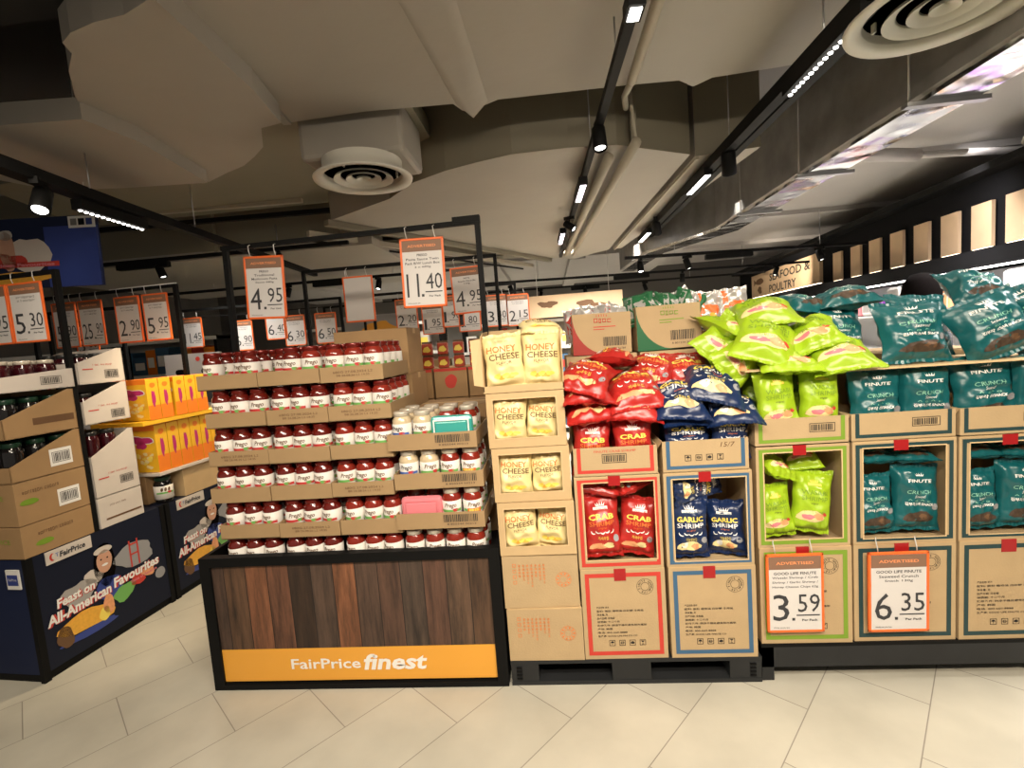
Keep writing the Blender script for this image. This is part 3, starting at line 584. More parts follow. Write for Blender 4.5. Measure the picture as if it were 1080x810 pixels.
rows = [('bottom', .555), ('fifth', .722), ('fourth', .898), ('third', 1.070), ('second', 1.247), ('top', 1.422)]
rn = {0: 'bottom', 1: 'fifth', 2: 'fourth', 3: 'third', 4: 'second', 5: 'top'}
TXL, TW, TY, TD = -1.598, .291, 2.088, .385
pos3 = ['left', 'middle', 'right']
tp = {}
for pr in (0, 1):
    bb = tray_mb(TW-.004, TD, .068, code_print if pr else None); o = bb.build('jar_tray'); tp[pr] = Proto(tag(o, '', 'tray'))
for ri, (nm, z) in enumerate(rows):
    off = .012*math.sin(ri*2.1)
    for c in range(3):
        if ri:
            pr = (ri, c) in ((5, 2), (4, 1), (4, 2), (3, 0), (2, 2), (1, 1))
            tp[pr].put((TXL+off+c*TW, TY+.003*((ri+c) % 2), z), (0, 0, R(rnd.uniform(-.5, .5))), 'cardboard jar tray%s, %s one of the %s jar row' % (' with printed date' if pr else '', pos3[c], rn[ri]), 'jar trays of the left stack')
        for j in range(3):
            for d in range(4):
                if d >= 2 and not (c == 2 and j == 2) and ri != 5: continue
                if d >= 3 and not (c == 2 and j == 2): continue
                if ri == 0 and d: continue
                if ri == 5 and (c, j, d) in ((0, 1, 0), (1, 0, 0)): continue      # gaps where jars have been sold
                x = TXL+off+c*TW+.054+j*.0905; y = TY+.052+d*.0905
                P = JG if c == 2 or (ri == 5 and c == 1 and j == 2) else JR
                P.put((x, y, z+.0045), (0, 0, R(rnd.uniform(-28, 28))), 'red sauce jar, %s from the left, %s jar row, %s' % (ORD[c*3+j], rn[ri], ['front', 'second deep', 'third deep', 'rear'][d]), 'sauce jars of the left stack')
# right stack
def rprint(b): barcode(b, .215, .375, .028, .062, fr_, 'pink'); b.text('8 850344 00213', .295, .018, .008, 'pink', fr_, w=.13)
rt_ = Proto(tag(tray_mb(.40, .385, .072, rprint).build('jar_tray'), '', 'tray'))
for k, (x0, z, nm) in enumerate(((-.745, 1.100, 'upper'), (-.730, .922, 'middle'), (-.738, .740, 'lower'))):
    rt_.put((x0, 2.075, z), (0, 0, R((-.5, .6, -.3)[k])), 'kraft jar tray with a barcode, %s of three in the right hand stack' % nm, 'jar trays of the right stack')
def put4(z, x0, kinds, row):
    for i, K in enumerate(kinds):
        for d in range(3):
            if K is None and d == 0: continue
            P = K or JP; kindn = {JC: 'cream sauce jar, blue band', JC2: 'cream sauce jar, green band', JP: 'red sauce jar, pale lid', JF: 'red sauce jar, orange FREE tag'}[P]
            P.put((x0+.056+i*.095, 2.132+d*.0905+(.0 if d == 0 else .0), z+.0045), (0, 0, R(rnd.uniform(-18, 18))), '%s, %s from left, %s, %s' % (kindn, ORD[i], ['front', 'second deep', 'rear'][d], row), 'sauce jars of the right stack')
put4(1.100, -.745, [JC, JC2, None, None], 'upper right tray'); put4(.922, -.730, [JC, JC2, JP, JF], 'middle right tray'); put4(.740, -.738, [None, None, JP, JF], 'lower right tray'); put4(.555, -.735, [JP, JP, JP, JP], 'bottom right row')
def lunchbox(name, label, m, loc, rx):
    t = thing(name, label, 'plastic box', loc, (rx, 0, 0)); b = MB(); b.box(-.095, .095, -.02, .02, 0, .125, m); b.build('box_body', t, bevel=.018)
    b = MB(); b.ring(-.08, .08, .015, .11, .006, 'white' if m == 'tealbox' else m, lambda x, z: (x, -.0225, z)); b.box(-.07, .07, -.028, -.02, .025, .10, m); b.build('box_lid', t, bevel=.004)
lunchbox('lunch_box', 'teal plastic lunch box leaning in the upper right jar tray', 'tealbox', (-.458, 2.115, 1.115), .0)
lunchbox('lunch_box', 'pink plastic lunch box leaning in the lower right jar tray', 'pinkbox', (-.625, 2.115, .755), .0)

# cartons standing behind the jars
def carton(name, label, x0, x1, y0, y1, z0, z1, m='card2', prt=None, rz=0, group=None):
    t = thing(name, label, 'cardboard box', ((x0+x1)/2, (y0+y1)/2, z0), (0, 0, rz), group); w_, d_, h_ = (x1-x0)/2, (y1-y0)/2, z1-z0
    b = MB(); b.box(-w_, w_, -d_, d_, 0, h_-.004, m)
    if prt: prt(b, w_, d_, h_)
    b.build('body', t, bevel=.002)
    b = MB(); b.box(-w_, w_, -d_+.001, -.001, h_-.004, h_, m); b.build('flap', t)
    b = MB(); b.box(-w_, w_, .001, d_-.001, h_-.004, h_, m); b.build('flap', t)
    b = MB(); b.box(-w_-.0006, w_+.0006, -.025, .025, h_-.03, h_+.0006, 'card3'); b.build('tape', t)
    return t
def p_text(col, lines, s=.5):
    def f(b, w_, d_, h_):
        fn = lambda x, z: (x, -d_-.001, z)
        for i, l in enumerate(lines): scrib(b, 0, h_*(.72-.22*i), w_*1.2, h_*.10, col, fn, i+3)
    return f
carton('cardboard_box', 'brown carton standing on end behind the top jar row', -1.16, -.76, 2.56, 2.86, 1.41, 1.66, 'card2', p_text('pbrown', ('PASTA SAUCE', 'KEEP DRY')), .02)
carton('cardboard_box', 'brown carton under the carton behind the top jar row', -1.17, -.75, 2.56, 2.86, .98, 1.41, 'card2', p_text('pbrown', ('12 x 680g',)))
carton('cardboard_box', 'lowest brown carton behind the jar display', -1.17, -.75, 2.56, 2.86, .552, .98, 'card2', p_text('pbrown', ('12 x 680g',)))
carton('cardboard_box', 'dark brown carton behind the upper right jar tray', -.73, -.33, 2.50, 2.80, .552, 1.235, 'card2')
carton('cardboard_box', 'dark carton at the left behind the jars', -1.60, -1.20, 2.50, 2.80, .552, 1.34, 'card2')

# ---------------------------------------------------------------- second display behind, with its frame
carton_g = 'cartons of the rear display'
st2 = thing('display_stand', 'black display stand behind the jar display', 'display stand', (-1.64, 3.05, 0)); b = MB(); b.box(0, 1.31, 0, .7, .03, .62, 'navy2'); b.box(0, 1.31, 0, .7, .62, .65, 'black'); b.build('base', st2); b = MB(); b.box(.03, 1.28, .03, .67, 0, .03, 'black'); b.build('plinth', st2)
for i, (x0, x1) in enumerate(((-.99, -.78), (-.765, -.55), (-.54, -.34))):
    carton('cardboard_box', 'brown carton with red round print, %s of three behind the right jar stack' % pos3[i], x0, x1, 3.12, 3.5, 1.21, 1.40, 'card2', lambda b, w_, d_, h_: (b.blob(0, h_*.55, .04, .045, 'pred', lambda x, z: (x, -d_-.001, z), 2, .1), b.rect(-w_, w_, h_*.90, h_, 'pred', lambda x, z: (x, -d_-.001, z))), group=carton_g)
    carton('cardboard_box', 'plain brown carton under the red printed carton, %s of three' % pos3[i], x0, x1, 3.12, 3.5, .652, 1.205, 'card2', group=carton_g)
pkp = thing('noodle_packet', '', 'packet'); b = MB(); b.box(-.034, .034, -.02, .02, 0, .075, 'mnoodle' if 'mnoodle' in M else 'pred'); b.blob(0, .035, .022, .022, 'yellow', lambda x, z: (x, -.0206, z), 3, .3); b.build('wrapper', pkp, bevel=.006)
b = MB(); b.box(-.034, .034, -.002, .002, .073, .088, 'pbrown'); b.build('seal', pkp); NP = Proto(pkp)
k = 0
for i in range(5):
    for j in range(2): NP.put((-.92+i*.105, 3.2, 1.402+j*.09), (0, 0, 0), 'small red noodle packet, %s from the left, %s layer' % (ORD[i], ['lower', 'upper'][j]), 'noodle packets on the rear cartons')
fs2 = thing('sign_frame', 'black sign frame of the display behind the jars', 'sign frame')
for x in (-1.66, -.33): b = MB(); b.bar((x, 3.3, .65), (x, 3.3, 2.12), .022, .022, 'black'); b.build('post', fs2)
b = MB(); b.bar((-1.67, 3.3, 2.12), (-.32, 3.3, 2.12), .022, .022, 'black'); b.build('top_rail', fs2)
card('blank orange framed card with no price, hanging behind the jars', (-1.275, 3.28, 2.06), 0, '', '', blank=True, wd=.21, ht=.31)
card('brown headed 4.95 price card hanging behind the 11.40 card', (-.53, 3.28, 2.06), 0, '4', '95', ('HOTS', 'Snack Noodle', '130g'), wd=.215, ht=.31, tilt=-.03)
# far displays with their price cards
def farframe(label, x0, x1, y, z=2.12):
    t = thing('sign_frame', label, 'sign frame')
    for x in (x0, x1): b = MB(); b.bar((x, y, 0), (x, y, z), .025, .025, 'black'); b.build('post', t)
    b = MB(); b.bar((x0-.01, y, z), (x1+.01, y, z), .025, .025, 'black'); b.build('top_rail', t)
    if y == 5.0: b = MB(); b.bar((x0, y, z-.08), (x1+(.1 if x1 > -1 else 0), y, z-.08), .008, .008, 'black'); b.build('card_rail', t)
farframe('thin black sign frame far behind the left cards', -3.95, -2.15, 5.0); farframe('thin black sign frame far behind the 11.40 card', -1.8, -.32, 5.0); farframe('short black frame behind the near left rack, holding one card', -4.15, -3.5, 3.79, 2.05); farframe('thin black frame in front of the far posters', -2.75, -2.25, 5.9)
far = [(-3.80, 5, '11', '45', 0, 1.98), (-3.24, 5, '6', '90', 0, 1.91), (-2.86, 5, '6', '40', 0, 2.0), (-2.66, 5, '6', '30', 0, 1.92), (-2.32, 5, '6', '50', 0, 1.92), (-1.45, 5, '2', '20', 0, 1.99), (-1.18, 5, '1', '95', 0, 1.93), (-.97, 5, '1', '90', 0, 1.99), (-.80, 5, '1', '80', 0, 1.93), (-.52, 5, '3', '40', 0, 1.96), (-.30, 5, '2', '15', 0, 1.95)]
for x, y, a, c, r_, z in far:
    far_i = far.index((x, y, a, c, r_, z)); card('far %s.%s card, %s along the %s rear frame' % (a, c, ORD[far_i if far_i < 5 else far_i-5], 'left' if x < -2 else 'middle'), (x, y-.02, z+.06), 0, a, c, ('Special', 'Value Pack'), wd=.23, ht=.32, detail=False)
def fardisp(label, x0, x1, y0, y1, nboxes, h0=.6):
    t = thing('display_stand', label, 'display stand'); b = MB(); b.box(x0, x1, y0, y1, .03, h0, 'navy'); b.build('base', t); b = MB(); b.box(x0, x1, y0-.01, y1+.01, h0, h0+.03, 'black'); b.build('top', t)
    n = nboxes; w_ = (x1-x0)/n; cols = ['card2', 'pred', 'card3', 'wcard', 'pgreen', 'popo', 'grey']
    for i in range(n):
        for j in range(3):
            m = cols[(i*3+j*2) % 7]; carton('cardboard_box', '%s carton, %s from left, %s layer, %s' % ({'card2': 'brown', 'pred': 'red', 'card3': 'pale brown', 'wcard': 'white', 'pgreen': 'green', 'popo': 'orange', 'grey': 'grey'}[m], ORD[i], ['bottom', 'middle', 'top'][j], label), x0+i*w_+.01, x0+(i+1)*w_-.01, y0+.02, y1-.02, h0+.03+j*.26, h0+.03+j*.26+.25, m, group='far cartons')
fardisp('far left navy display stand', -3.9, -2.2, 5.05, 5.6, 5); fardisp('far middle navy display stand', -1.75, -.35, 5.05, 5.6, 4)
# far gondola shelving
def gondola(label, x0, x1, y, n, h=1.9, rz=0):
    t = thing('shelf_unit', label+', stocked with small packs', 'shelf', (x0, y, 0), (0, 0, rz)); L = x1-x0
    b = MB(); b.box(0, L, .35, .4, 0, h, 'shelf'); b.build('back_panel', t)
    for i in range(n+1): z = .1+i*(h-.15)/n; b = MB(); b.box(0, L, 0, .36, z, z+.03, 'shelf'); b.box(0, L, -.008, 0, z-.01, z+.035, 'white'); b.build('shelf_board', t)
    for x in (0, L-.04): b = MB(); b.box(x, x+.04, 0, .4, 0, h, 'black'); b.build('upright', t)
    rr = random.Random(int(abs(x0*10+y)));cols = ['pred', 'f_yel', 'wcard', 'pblue', 'popo', 'pgreen', 'sauce', 'darkb', 'card3', 'white']
    cn = ['red', 'cream', 'white', 'blue', 'orange', 'green', 'dark red', 'black', 'tan', 'bright white']; nn = 0; li = -1; px = 0
    for i in range(n):
        z = .1+i*(h-.15)/n+.03; x = .06
        while x < L-.2:
            wd = rr.uniform(.12, .2); hh = rr.uniform(.16, (h-.15)/n-.07); m = rr.choice(cols); b = MB(); b.box(0, wd, .03, .3, 0, hh, m); b.rect(.02, wd-.02, hh*.3, hh*.7, rr.choice(['white', 'yellow', 'pred']), lambda a, c: (a, .0285, c))
            o = b.build('grocery_pack'); c_, s_ = math.cos(rz), math.sin(rz); o.location = (x0+x*c_, y+x*s_, z); o.rotation_euler = (0, 0, rz); px += 1
            nn = nn+1 if i == li else 1; li = i; tag(o, '%s pack, %s from left, %s shelf up, %s' % (cn[cols.index(m)], NUMW[nn-1], ORD[i], label), 'package', 'packs on the '+label); x += wd+.01
gondola('far left shelf unit', -5.8, -4.2, 5.9, 4); gondola('far middle shelf unit', -3.9, -1.6, 7.2, 4, 1.95); gondola('far right shelf unit', -1.4, 1.6, 7.8, 4, 1.85); gondola('left side shelf unit', -5.6, -4.2, 4.2, 4, 1.75)
# posters and signs at the back
def p_poster(b):
    b.box(-.26, .26, -.01, .01, 0, .46, 'ductg'); fn = lambda x, z: (x, -.012, z)
    for cx in (-.12, .12): b.blob(cx, .13, .10, .10, 'cloth', fn, 6, .1); b.blob(cx, .26, .04, .05, 'skin', lambda x, z: (x, -.013, z), 2, .05); b.blob(cx, .30, .048, .03, 'hair', lambda x, z: (x, -.014, z), 4, .1)
    b.blob(.05, .41, .02, .02, 'pred', fn, 1, .05)
o = one('poster', 'grey poster of two dark haired figures above the popcorn boxes', 'poster', p_poster); o.location = (-3.12, 4.05, 1.18); b = MB(); b.bar((0, .02, -1.18), (0, .02, .3), .03, .03, 'black'); b.build('pole', o)
o = one('hanging_sign', 'grey board with an orange sun shape behind the blank card', 'sign', lambda b: (b.box(-.5, .5, -.02, .02, 0, .40, 'grey'), b.blob(0, .22, .2, .10, 'banner', lambda x, z: (x, -.022, z), 3, .4))); o.location = (-2.25, 6.4, 1.62)
o = one('backlit_panel', 'small bright white light box right of the orange sun board', 'light box', lambda b: (b.box(-.08, .08, -.02, .02, 0, .35, 'white'), b.box(-.07, .07, -.024, -.02, .01, .34, 'ledw'))); o.location = (-1.95, 6.9, 1.62)
o = one('hanging_sign', 'long wooden sign over the far counter behind the cream bags', 'sign', lambda b: (b.box(0, 1.5, -.02, .02, 0, .34, 'panel'), b.blob(.35, .2, .12, .06, 'pbrown', lambda x, z: (x, -.022, z), 8, .5), b.blob(1.0, .15, .2, .07, 'pbrown', lambda x, z: (x, -.022, z), 9, .5))); o.location = (-.35, 7.7, 1.86)

def cords(o, zs, xs, m='hook'):
    for x in xs: b = MB(); b.tube([(x, 0, zs), (x, 0, 2.84-o.location.z)], .004, m, 6); b.build('hanging_cord', o)
for o_ in [o for o in C.objects if o.name.startswith(('hanging_sign', 'backlit_panel'))]:
    xs = (-.4, .4) if o_.name == 'hanging_sign' else ((-.05, .05) if 'backlit' in o_.name else (.2, 1.3)); cords(o_, .33, xs)
# ---------------------------------------------------------------- racks on the left (turned 5 degrees)
RL, RZ = (-2.647, 2.121, 0), -.0875
cR, sR = math.cos(RZ), math.sin(RZ)
def W2(x, y, z=0): return (RL[0]+x*cR-y*sR, RL[1]+x*sR+y*cR, z)
def poster(b, x, y0):     # printed artwork on the side of a base, s runs along +y
    fn = lambda s, z: (x, y0+s, z); f2 = lambda s, z: (x+.0008, y0+s, z); f3 = lambda s, z: (x+.0016, y0+s, z)
    b.blob(.55, .43, .13, .07, 'grey', fn, 5, .2); b.blob(.22, .36, .08, .07, 'ductg', fn, 8, .3); b.blob(.30, .41, .05, .04, 'wcard', fn, 9, .3)
    b.rect(.52, .53, .36, .52, 'pred', f2); b.rect(.57, .58, .36, .52, 'pred', f2); b.rect(.52, .58, .43, .44, 'pred', f2); b.rect(.52, .58, .49, .50, 'pred', f2)
    b.blob(.37, .45, .065, .12, 'hair', fn, 6, .08); b.blob(.37, .47, .045, .065, 'skin', f2, 2, .04); b.blob(.37, .535, .052, .022, 'wcard', f2, 3, .05)
    b.blob(.37, .45, .018, .007, 'white', f3, 3, .02); b.blob(.352, .485, .006, .004, 'hair', f3); b.blob(.388, .485, .006, .004, 'hair', f3); b.blob(.38, .31, .075, .07, 'blue', fn, 7, .1)
    b.blob(.24, .20, .15, .055, 'puff', f2, 11, .2); b.blob(.12, .17, .04, .06, 'pbrown', f2, 12, .2); b.blob(.36, .22, .03, .06, 'prawn', f3, 13, .1); b.blob(.33, .18, .03, .04, 'yellow', f3, 14, .1)
    b.blob(.46, .24, .07, .045, 'lgreen', f2, 15, .3); b.blob(.55, .27, .04, .035, 'pred', f2, 16, .3); b.blob(.62, .29, .045, .03, 'prawn', f2, 17, .3); b.blob(.70, .24, .035, .035, 'grey', f2, 18, .05); b.blob(.25, .13, .17, .02, 'blue', fn, 19, .2)
    for dx, mm_, ff_, bo in ((.004, 'pred', f2, .09),):
        b.text('Feast on', .10+dx, .356, .050, mm_, ff_, w=.20, bold=bo, shear=.15, rot=.05, align='L'); b.text('All-American', .045+dx, .286, .058, mm_, ff_, w=.34, bold=bo, shear=.15, rot=.05, align='L'); b.text('Favourites', .40+dx, .314, .058, mm_, ff_, w=.30, bold=bo, shear=.15, rot=.05, align='L')
    b.text('Feast on', .10, .360, .050, 'white', f3, w=.20, bold=.035, shear=.15, rot=.05, align='L'); b.text('All-American', .045, .290, .058, 'white', f3, w=.34, bold=.035, shear=.15, rot=.05, align='L'); b.text('Favourites', .40, .318, .058, 'white', f3, w=.30, bold=.035, shear=.15, rot=.05, align='L')
    b.text('Taste of America', .50, .275, .018, 'pinkbox', f3, w=.18, bold=.03, rot=.05, align='L')
def base_unit(label, y0, L, logo, wd=1.3):
    t = thing('rack_base', label, 'display base', RL, (0, 0, RZ))
    b = MB(); b.box(-wd, 0, y0+.006, y0+L, .045, .648, 'navy2'); b.quad((-wd, y0, .045), (-.02, y0, .045), (-.02, y0, .645), (-wd, y0, .645), 'navy'); poster(b, .003, y0); b.build('cabinet', t)
    b = MB(); b.box(-wd, -.01, y0+.01, y0+L-.01, 0, .045, 'black'); b.build('toe_kick', t)
    b = MB(); b.box(-.022, .003, y0-.002, y0+.03, .0, .65, 'black'); b.build('corner_trim', t); b = MB(); b.box(-.02, .003, y0+L-.03, y0+L, 0, .65, 'black'); b.build('corner_trim', t)
    if logo:
        b = MB(); b.box(.001, .006, y0+.085, y0+.315, .578, .645, 'wcard'); fn = lambda s, z: (.0075, s, z)
        b.text('FairPrice', y0+.215, .611, .030, 'ink', fn, w=.13, bold=.03, shear=.1); b.blob(y0+.115, .611, .014, .02, 'pred', fn, 1, .02); b.blob(y0+.121, .611, .010, .016, 'wcard', lambda s, z: (.0082, s, z), 1, .02); b.text('T', y0+.138, .615, .02, 'lblue', fn); b.build('logo_plate', t, bevel=.002)
    return t
base_unit('navy rack base with Feast on All-American Favourites artwork, nearest at the left', 0, .785, True)
base_unit('navy rack base with the same artwork, farther along behind the jar stand', .80, .785, True)
b = MB(); b.box(-.12, -.04, -.008, -.002, .50, .60, 'white'); b.rect(-.115, -.05, .52, .575, 'blue', lambda x, z: (x, -.0085, z)); b.text('FairPrice', -.082, .55, .012, 'white', lambda x, z: (x, -.009, z), w=.05)
tag(b.build('shelf_label', loc=RL, rot=(0, 0, RZ)), 'small white and blue label on the navy front of the near rack base', 'label')
for nm, y, xw in (('near', .36, 1.0), ('far', 1.13, 1.25)):
    t = thing('sign_frame', 'black post and sign rail of the %s left rack' % nm, 'sign frame', RL, (0, 0, RZ))
    for x in (-.014, -xw): b = MB(); b.bar((x, y, .649), (x, y, 2.11), .026, .026, 'black'); b.build('post', t)
    b = MB(); b.bar((-xw, y, 2.10), (-.002, y, 2.10), .022, .022, 'black'); b.build('top_rail', t)
    if nm == 'far': b = MB(); b.bar((-.55, y-.004, 2.115), (.0, y-.004, 2.115), .006, .006, 'white'); b.build('label_strip', t)
for lab, x, y, a, c, wd in (('5.30 price card on the near left rack, beside its post', -.195, .335, '5', '30', .225), ('5.95 price card, cut by the left picture edge', -.43, .335, '5', '95', .225), ('5.30 price card, third from the near rack post', -.665, .335, '5', '30', .225),
        ('5.95 price card at the right end of the far left rack', -.16, 1.10, '5', '95', .205), ('2.90 price card on the far left rack, second from its post', -.39, 1.10, '2', '90', .205), ('25.90 price card on the far left rack, third from its post', -.70, 1.10, '25', '90', .205), ('5.90 price card half hidden behind the near rack post', -.925, 1.10, '5', '90', .205)):
    card('orange framed '+lab, W2(x, y, 2.055), RZ, a, c, ('Limited Offer', 'Great Value'), wd=wd, ht=.325)
card('orange framed 5.60 price card hanging lower, behind the 5.30 card', (-3.78, 3.75, 1.98), RZ, '5', '60', ('Everyday',), wd=.22, ht=.32)

def lbox(name, label, x0, x1, y0, y1, z0, z1, m, prt=None):   # closed carton in rack coordinates
    t = thing(name, label, 'cardboard box', RL, (0, 0, RZ)); b = MB(); b.box(x0, x1, y0, y1, z0, z1-.003, m); fn = lambda s, z: (x1+.0012, s, z); ff = lambda x, z: (x, y0-.0012, z)
    if prt: prt(b, fn, ff)
    b.build('body', t, bevel=.002); b = MB(); b.box(x0, x1, y0+.002, y1-.002, z1-.003, z1, m); b.build('top_flap', t); return t
def cutbox(name, label, x0, x1, y0, y1, z0, zf, zb, m, prt=None):   # open display tray with sloping side walls
    t = thing(name, label, 'display tray', RL, (0, 0, RZ)); b = MB(); th = .004
    b.box(x0, x1, y0, y1, z0, z0+th, m); b.box(x0, x1, y0, y0+th, z0, zf, m); b.box(x0, x1, y1-th, y1, z0, zb, m)
    for x in (x0, x1-th): b.prism([(x, y0, z0), (x, y1, z0), (x, y1, zb), (x, y1-.03, zb), (x, y0, zf)], (th, 0, 0), m)
    if prt: prt(b, lambda s, z: (x1+.0012, s, z), lambda x, z: (x, y0-.0012, z))
    b.build('tray', t); return t
def sticker(y, z, m='white'):
    def f(b, fn, ff):
        b.rect(y-.055, y+.055, z-.045, z+.045, 'white', fn); f2 = lambda s, q: tuple(Vector(fn(s, q))+Vector((.0007, 0, 0))); barcode(b, y-.038, y+.038, z-.022, z+.022, f2, frame=True)
    return f
def lines_(y, z):
    def f(b, fn, ff): scrib(b, y, z, .17, .018, 'pbrown', fn, 4); b.text('JUICE', -.12, z-.02, .03, 'pgreen', ff, w=.10); b.blob(y-.06, z-.05, .04, .016, 'pgreen', fn, 3, .1)
    return f
def both(*fs_): return lambda b, fn, ff: [q(b, fn, ff) for q in fs_]
lbox('juice_box', 'bottom brown juice carton of the near left stack', -.42, 0, .002, .345, .65, .812, 'card2', lines_(.16, .755))
lbox('juice_box', 'second brown juice carton with a white barcode sticker, near left stack', -.42, 0, .002, .345, .815, 1.03, 'card2', both(lines_(.12, .975), sticker(.245, .90)))
cutbox('juice_tray', 'brown cut down tray with barcode sticker holding dark bottles, near left stack', -.42, 0, .0, .345, 1.033, 1.11, 1.243, 'card2', sticker(.235, 1.115))
cutbox('juice_tray', 'upper brown cut down tray of dark bottles, near left stack', -.42, 0, .0, .345, 1.247, 1.345, 1.465, 'card2', lambda b, fn, ff: (b.rect(.13, .33, 1.30, 1.335, 'pbrown', fn),))
cutbox('juice_tray', 'long white low tray on top of the near left stack', -.42, 0, .0, .36, 1.474, 1.548, 1.575, 'wcard', lambda b, fn, ff: barcode(b, .20, .29, 1.505, 1.535, fn, frame=True))
def bprint(y, z): return lambda b, fn, ff: (barcode(b, y-.035, y+.035, z-.018, z+.018, fn, frame=True), b.rect(.41, .47, z+.03, z+.036, 'pred', fn), scrib(b, .53, z+.055, .12, .010, 'pred', fn, 5))
lbox('white_carton', 'bottom white carton behind the near rack post', -.40, 0, .385, .655, .65, .825, 'wcard', lambda b, fn, ff: (b.rect(.42, .64, .69, .70, 'pbrown', fn), scrib(b, .50, .77, .10, .010, 'pbrown', fn, 6)))
cutbox('white_carton', 'second white carton with a slanted cut, behind the near rack post', -.40, 0, .385, .655, .829, 1.065, 1.19, 'wcard', bprint(.575, .90))
cutbox('white_carton', 'third white slant cut tray of bottles behind the near rack post', -.40, 0, .385, .655, 1.252, 1.382, 1.476, 'wcard', bprint(.58, 1.295))
cutbox('white_carton', 'topmost white slant cut tray behind the near rack post', -.40, 0, .385, .655, 1.479, 1.60, 1.678, 'wcard', bprint(.575, 1.53))
# bottles in the trays
BG = jar_proto('juice_bottle', '', 'bottle', 'darkb', 'lidg', 'lgreen', h=.19, r=.046, lab=False)
BW = jar_proto('juice_bottle', '', 'bottle', 'grape', 'lidw', 'lred', h=.15, r=.042, lab=False)
BD = jar_proto('juice_bottle', '', 'bottle', 'grape', 'lidd', 'lred', h=.17, r=.042, lab=False)
def fill(P, x0, y0, z, nx, ny, lab, px=.095, py=.105):
    for i in range(nx):
        for j in range(ny): P.put(W2(x0-i*px, y0+j*py, z), (0, 0, rnd.random()*6), '%s, %s column, %s row' % (lab, ORD[i], ORD[j]), 'bottles in the left rack')
fill(BG, -.055, .06, 1.252, 4, 3, 'green lidded bottle in the upper brown tray'); fill(BG, -.055, .06, 1.038, 4, 3, 'green lidded bottle in the lower brown tray')
fill(BW, -.055, .06, 1.479, 4, 3, 'pale lidded jar in the long white tray'); fill(BD, -.055, .44, 1.484, 3, 2, 'dark red jar in the topmost white tray'); fill(BD, -.055, .44, 1.257, 3, 2, 'dark jar in the third white tray'); fill(BD, -.055, .44, 1.066-.03, 3, 2, 'dark red jar in the second white tray', py=.1)
# popcorn boxes
def popbox():
    t = thing('popcorn_box', '', 'box'); b = MB(); H, Wd, D = .31, .215, .088; b.box(-Wd, 0, 0, D, 0, H, 'pop')
    ff = lambda x, z: (x, -.0012, z); fs_ = lambda s, z: (.0012, s, z); g2 = lambda x, z: (x, -.002, z); g3 = lambda x, z: (x, -.0028, z)
    b.rect(-Wd, 0, H*.88, H, 'popo', ff); b.blob(-.11, H*.68, .085, .033, 'white', ff, 7, .3); b.blob(-.11, H*.68, .078, .027, 'magenta', g2, 7, .3); b.blob(-.11, H*.58, .035, .03, 'magenta', g2, 3, .25)
    for i in range(26): rr = random.Random(i); b.blob(-.02-rr.random()*.17, .02+rr.random()*.11, .016, .013, ('yellow', 'f_yel', 'puff')[i % 3], (lambda k: (lambda x, z: (x, -.0014-.0002*k, z)))(i), i, .3, 9)
    b.rect(0, D, 0, H*.35, 'popo', fs_); b.blob(D/2, H*.52, .012, .07, 'magenta', lambda s, z: (.002, s, z), 4, .3); b.blob(D/2, H*.85, .02, .02, 'popo', lambda s, z: (.002, s, z), 4, .1)
    b.build('carton', t, bevel=.002); b = MB(); b.box(-Wd+.002, -.002, .004, D-.004, H-.001, H+.001, 'popo'); b.build('top_flap', t); return Proto(t)
PB = popbox()
for i in range(6): PB.put(W2(0, .80+i*.093, .866), (0, 0, RZ), 'popcorn box, %s from the front, lower row on the white board' % ORD[i], 'popcorn boxes')
for i in range(5): PB.put(W2(.02, .765+i*.093+(.02 if i > 1 else 0), 1.213), (0, 0, RZ), 'popcorn box, %s from the front, upper row on the yellow board' % ORD[i], 'popcorn boxes', scale=(1, 1, .84))
o = one('shelf_tray', 'yellow tray board between the two layers of popcorn boxes', 'tray', lambda b: b.box(-.36, .03, .70, 1.38, 1.185, 1.209, 'pop')); o.location = RL; o.rotation_euler = (0, 0, RZ)
o = one('shelf_tray', 'white tray board below the lower popcorn boxes', 'tray', lambda b: b.box(-.30, .02, .78, 1.38, .845, .863, 'wcard')); o.location = RL; o.rotation_euler = (0, 0, RZ)
t = lbox('snack_box', 'yellow box with a letter G left of the upper popcorn boxes', -.62, -.26, .80, 1.0, 1.213, 1.36, 'pop', lambda b, fn, ff: b.text('G', -.30, 1.29, .06, 'ink', ff, bold=.04)); 
o = one('orange_packet', 'orange packet standing on the yellow box beside the top white carton', 'packet', lambda b: (b.box(-.42, -.30, .80, .86, 1.362, 1.52, 'popo'), b.rect(-.39, -.33, 1.38, 1.48, 'white', lambda x, z: (x, .7985, z)))); o.location = RL; o.rotation_euler = (0, 0, RZ)
lbox('tan_carton', 'tan carton under the popcorn boxes on the far rack', -.36, 0, .97, 1.36, .65, .84, 'card3')
lbox('tan_carton', 'tan support carton hidden behind the dark jar, far rack', -.36, -.12, .80, .96, .65, .84, 'card2')
JD = jar_proto('dark_jar', '', 'jar', 'darkb', 'lidg', 'lgreen', h=.17, r=.055, txt='...'); JD.put(W2(-.058, .865, .65), (0, 0, .9), 'dark jar with a green lid under the popcorn boxes')
JD.put(W2(-.058, 1.44, .65), (0, 0, .9), 'dark jar with a green lid at the far end of the far rack')

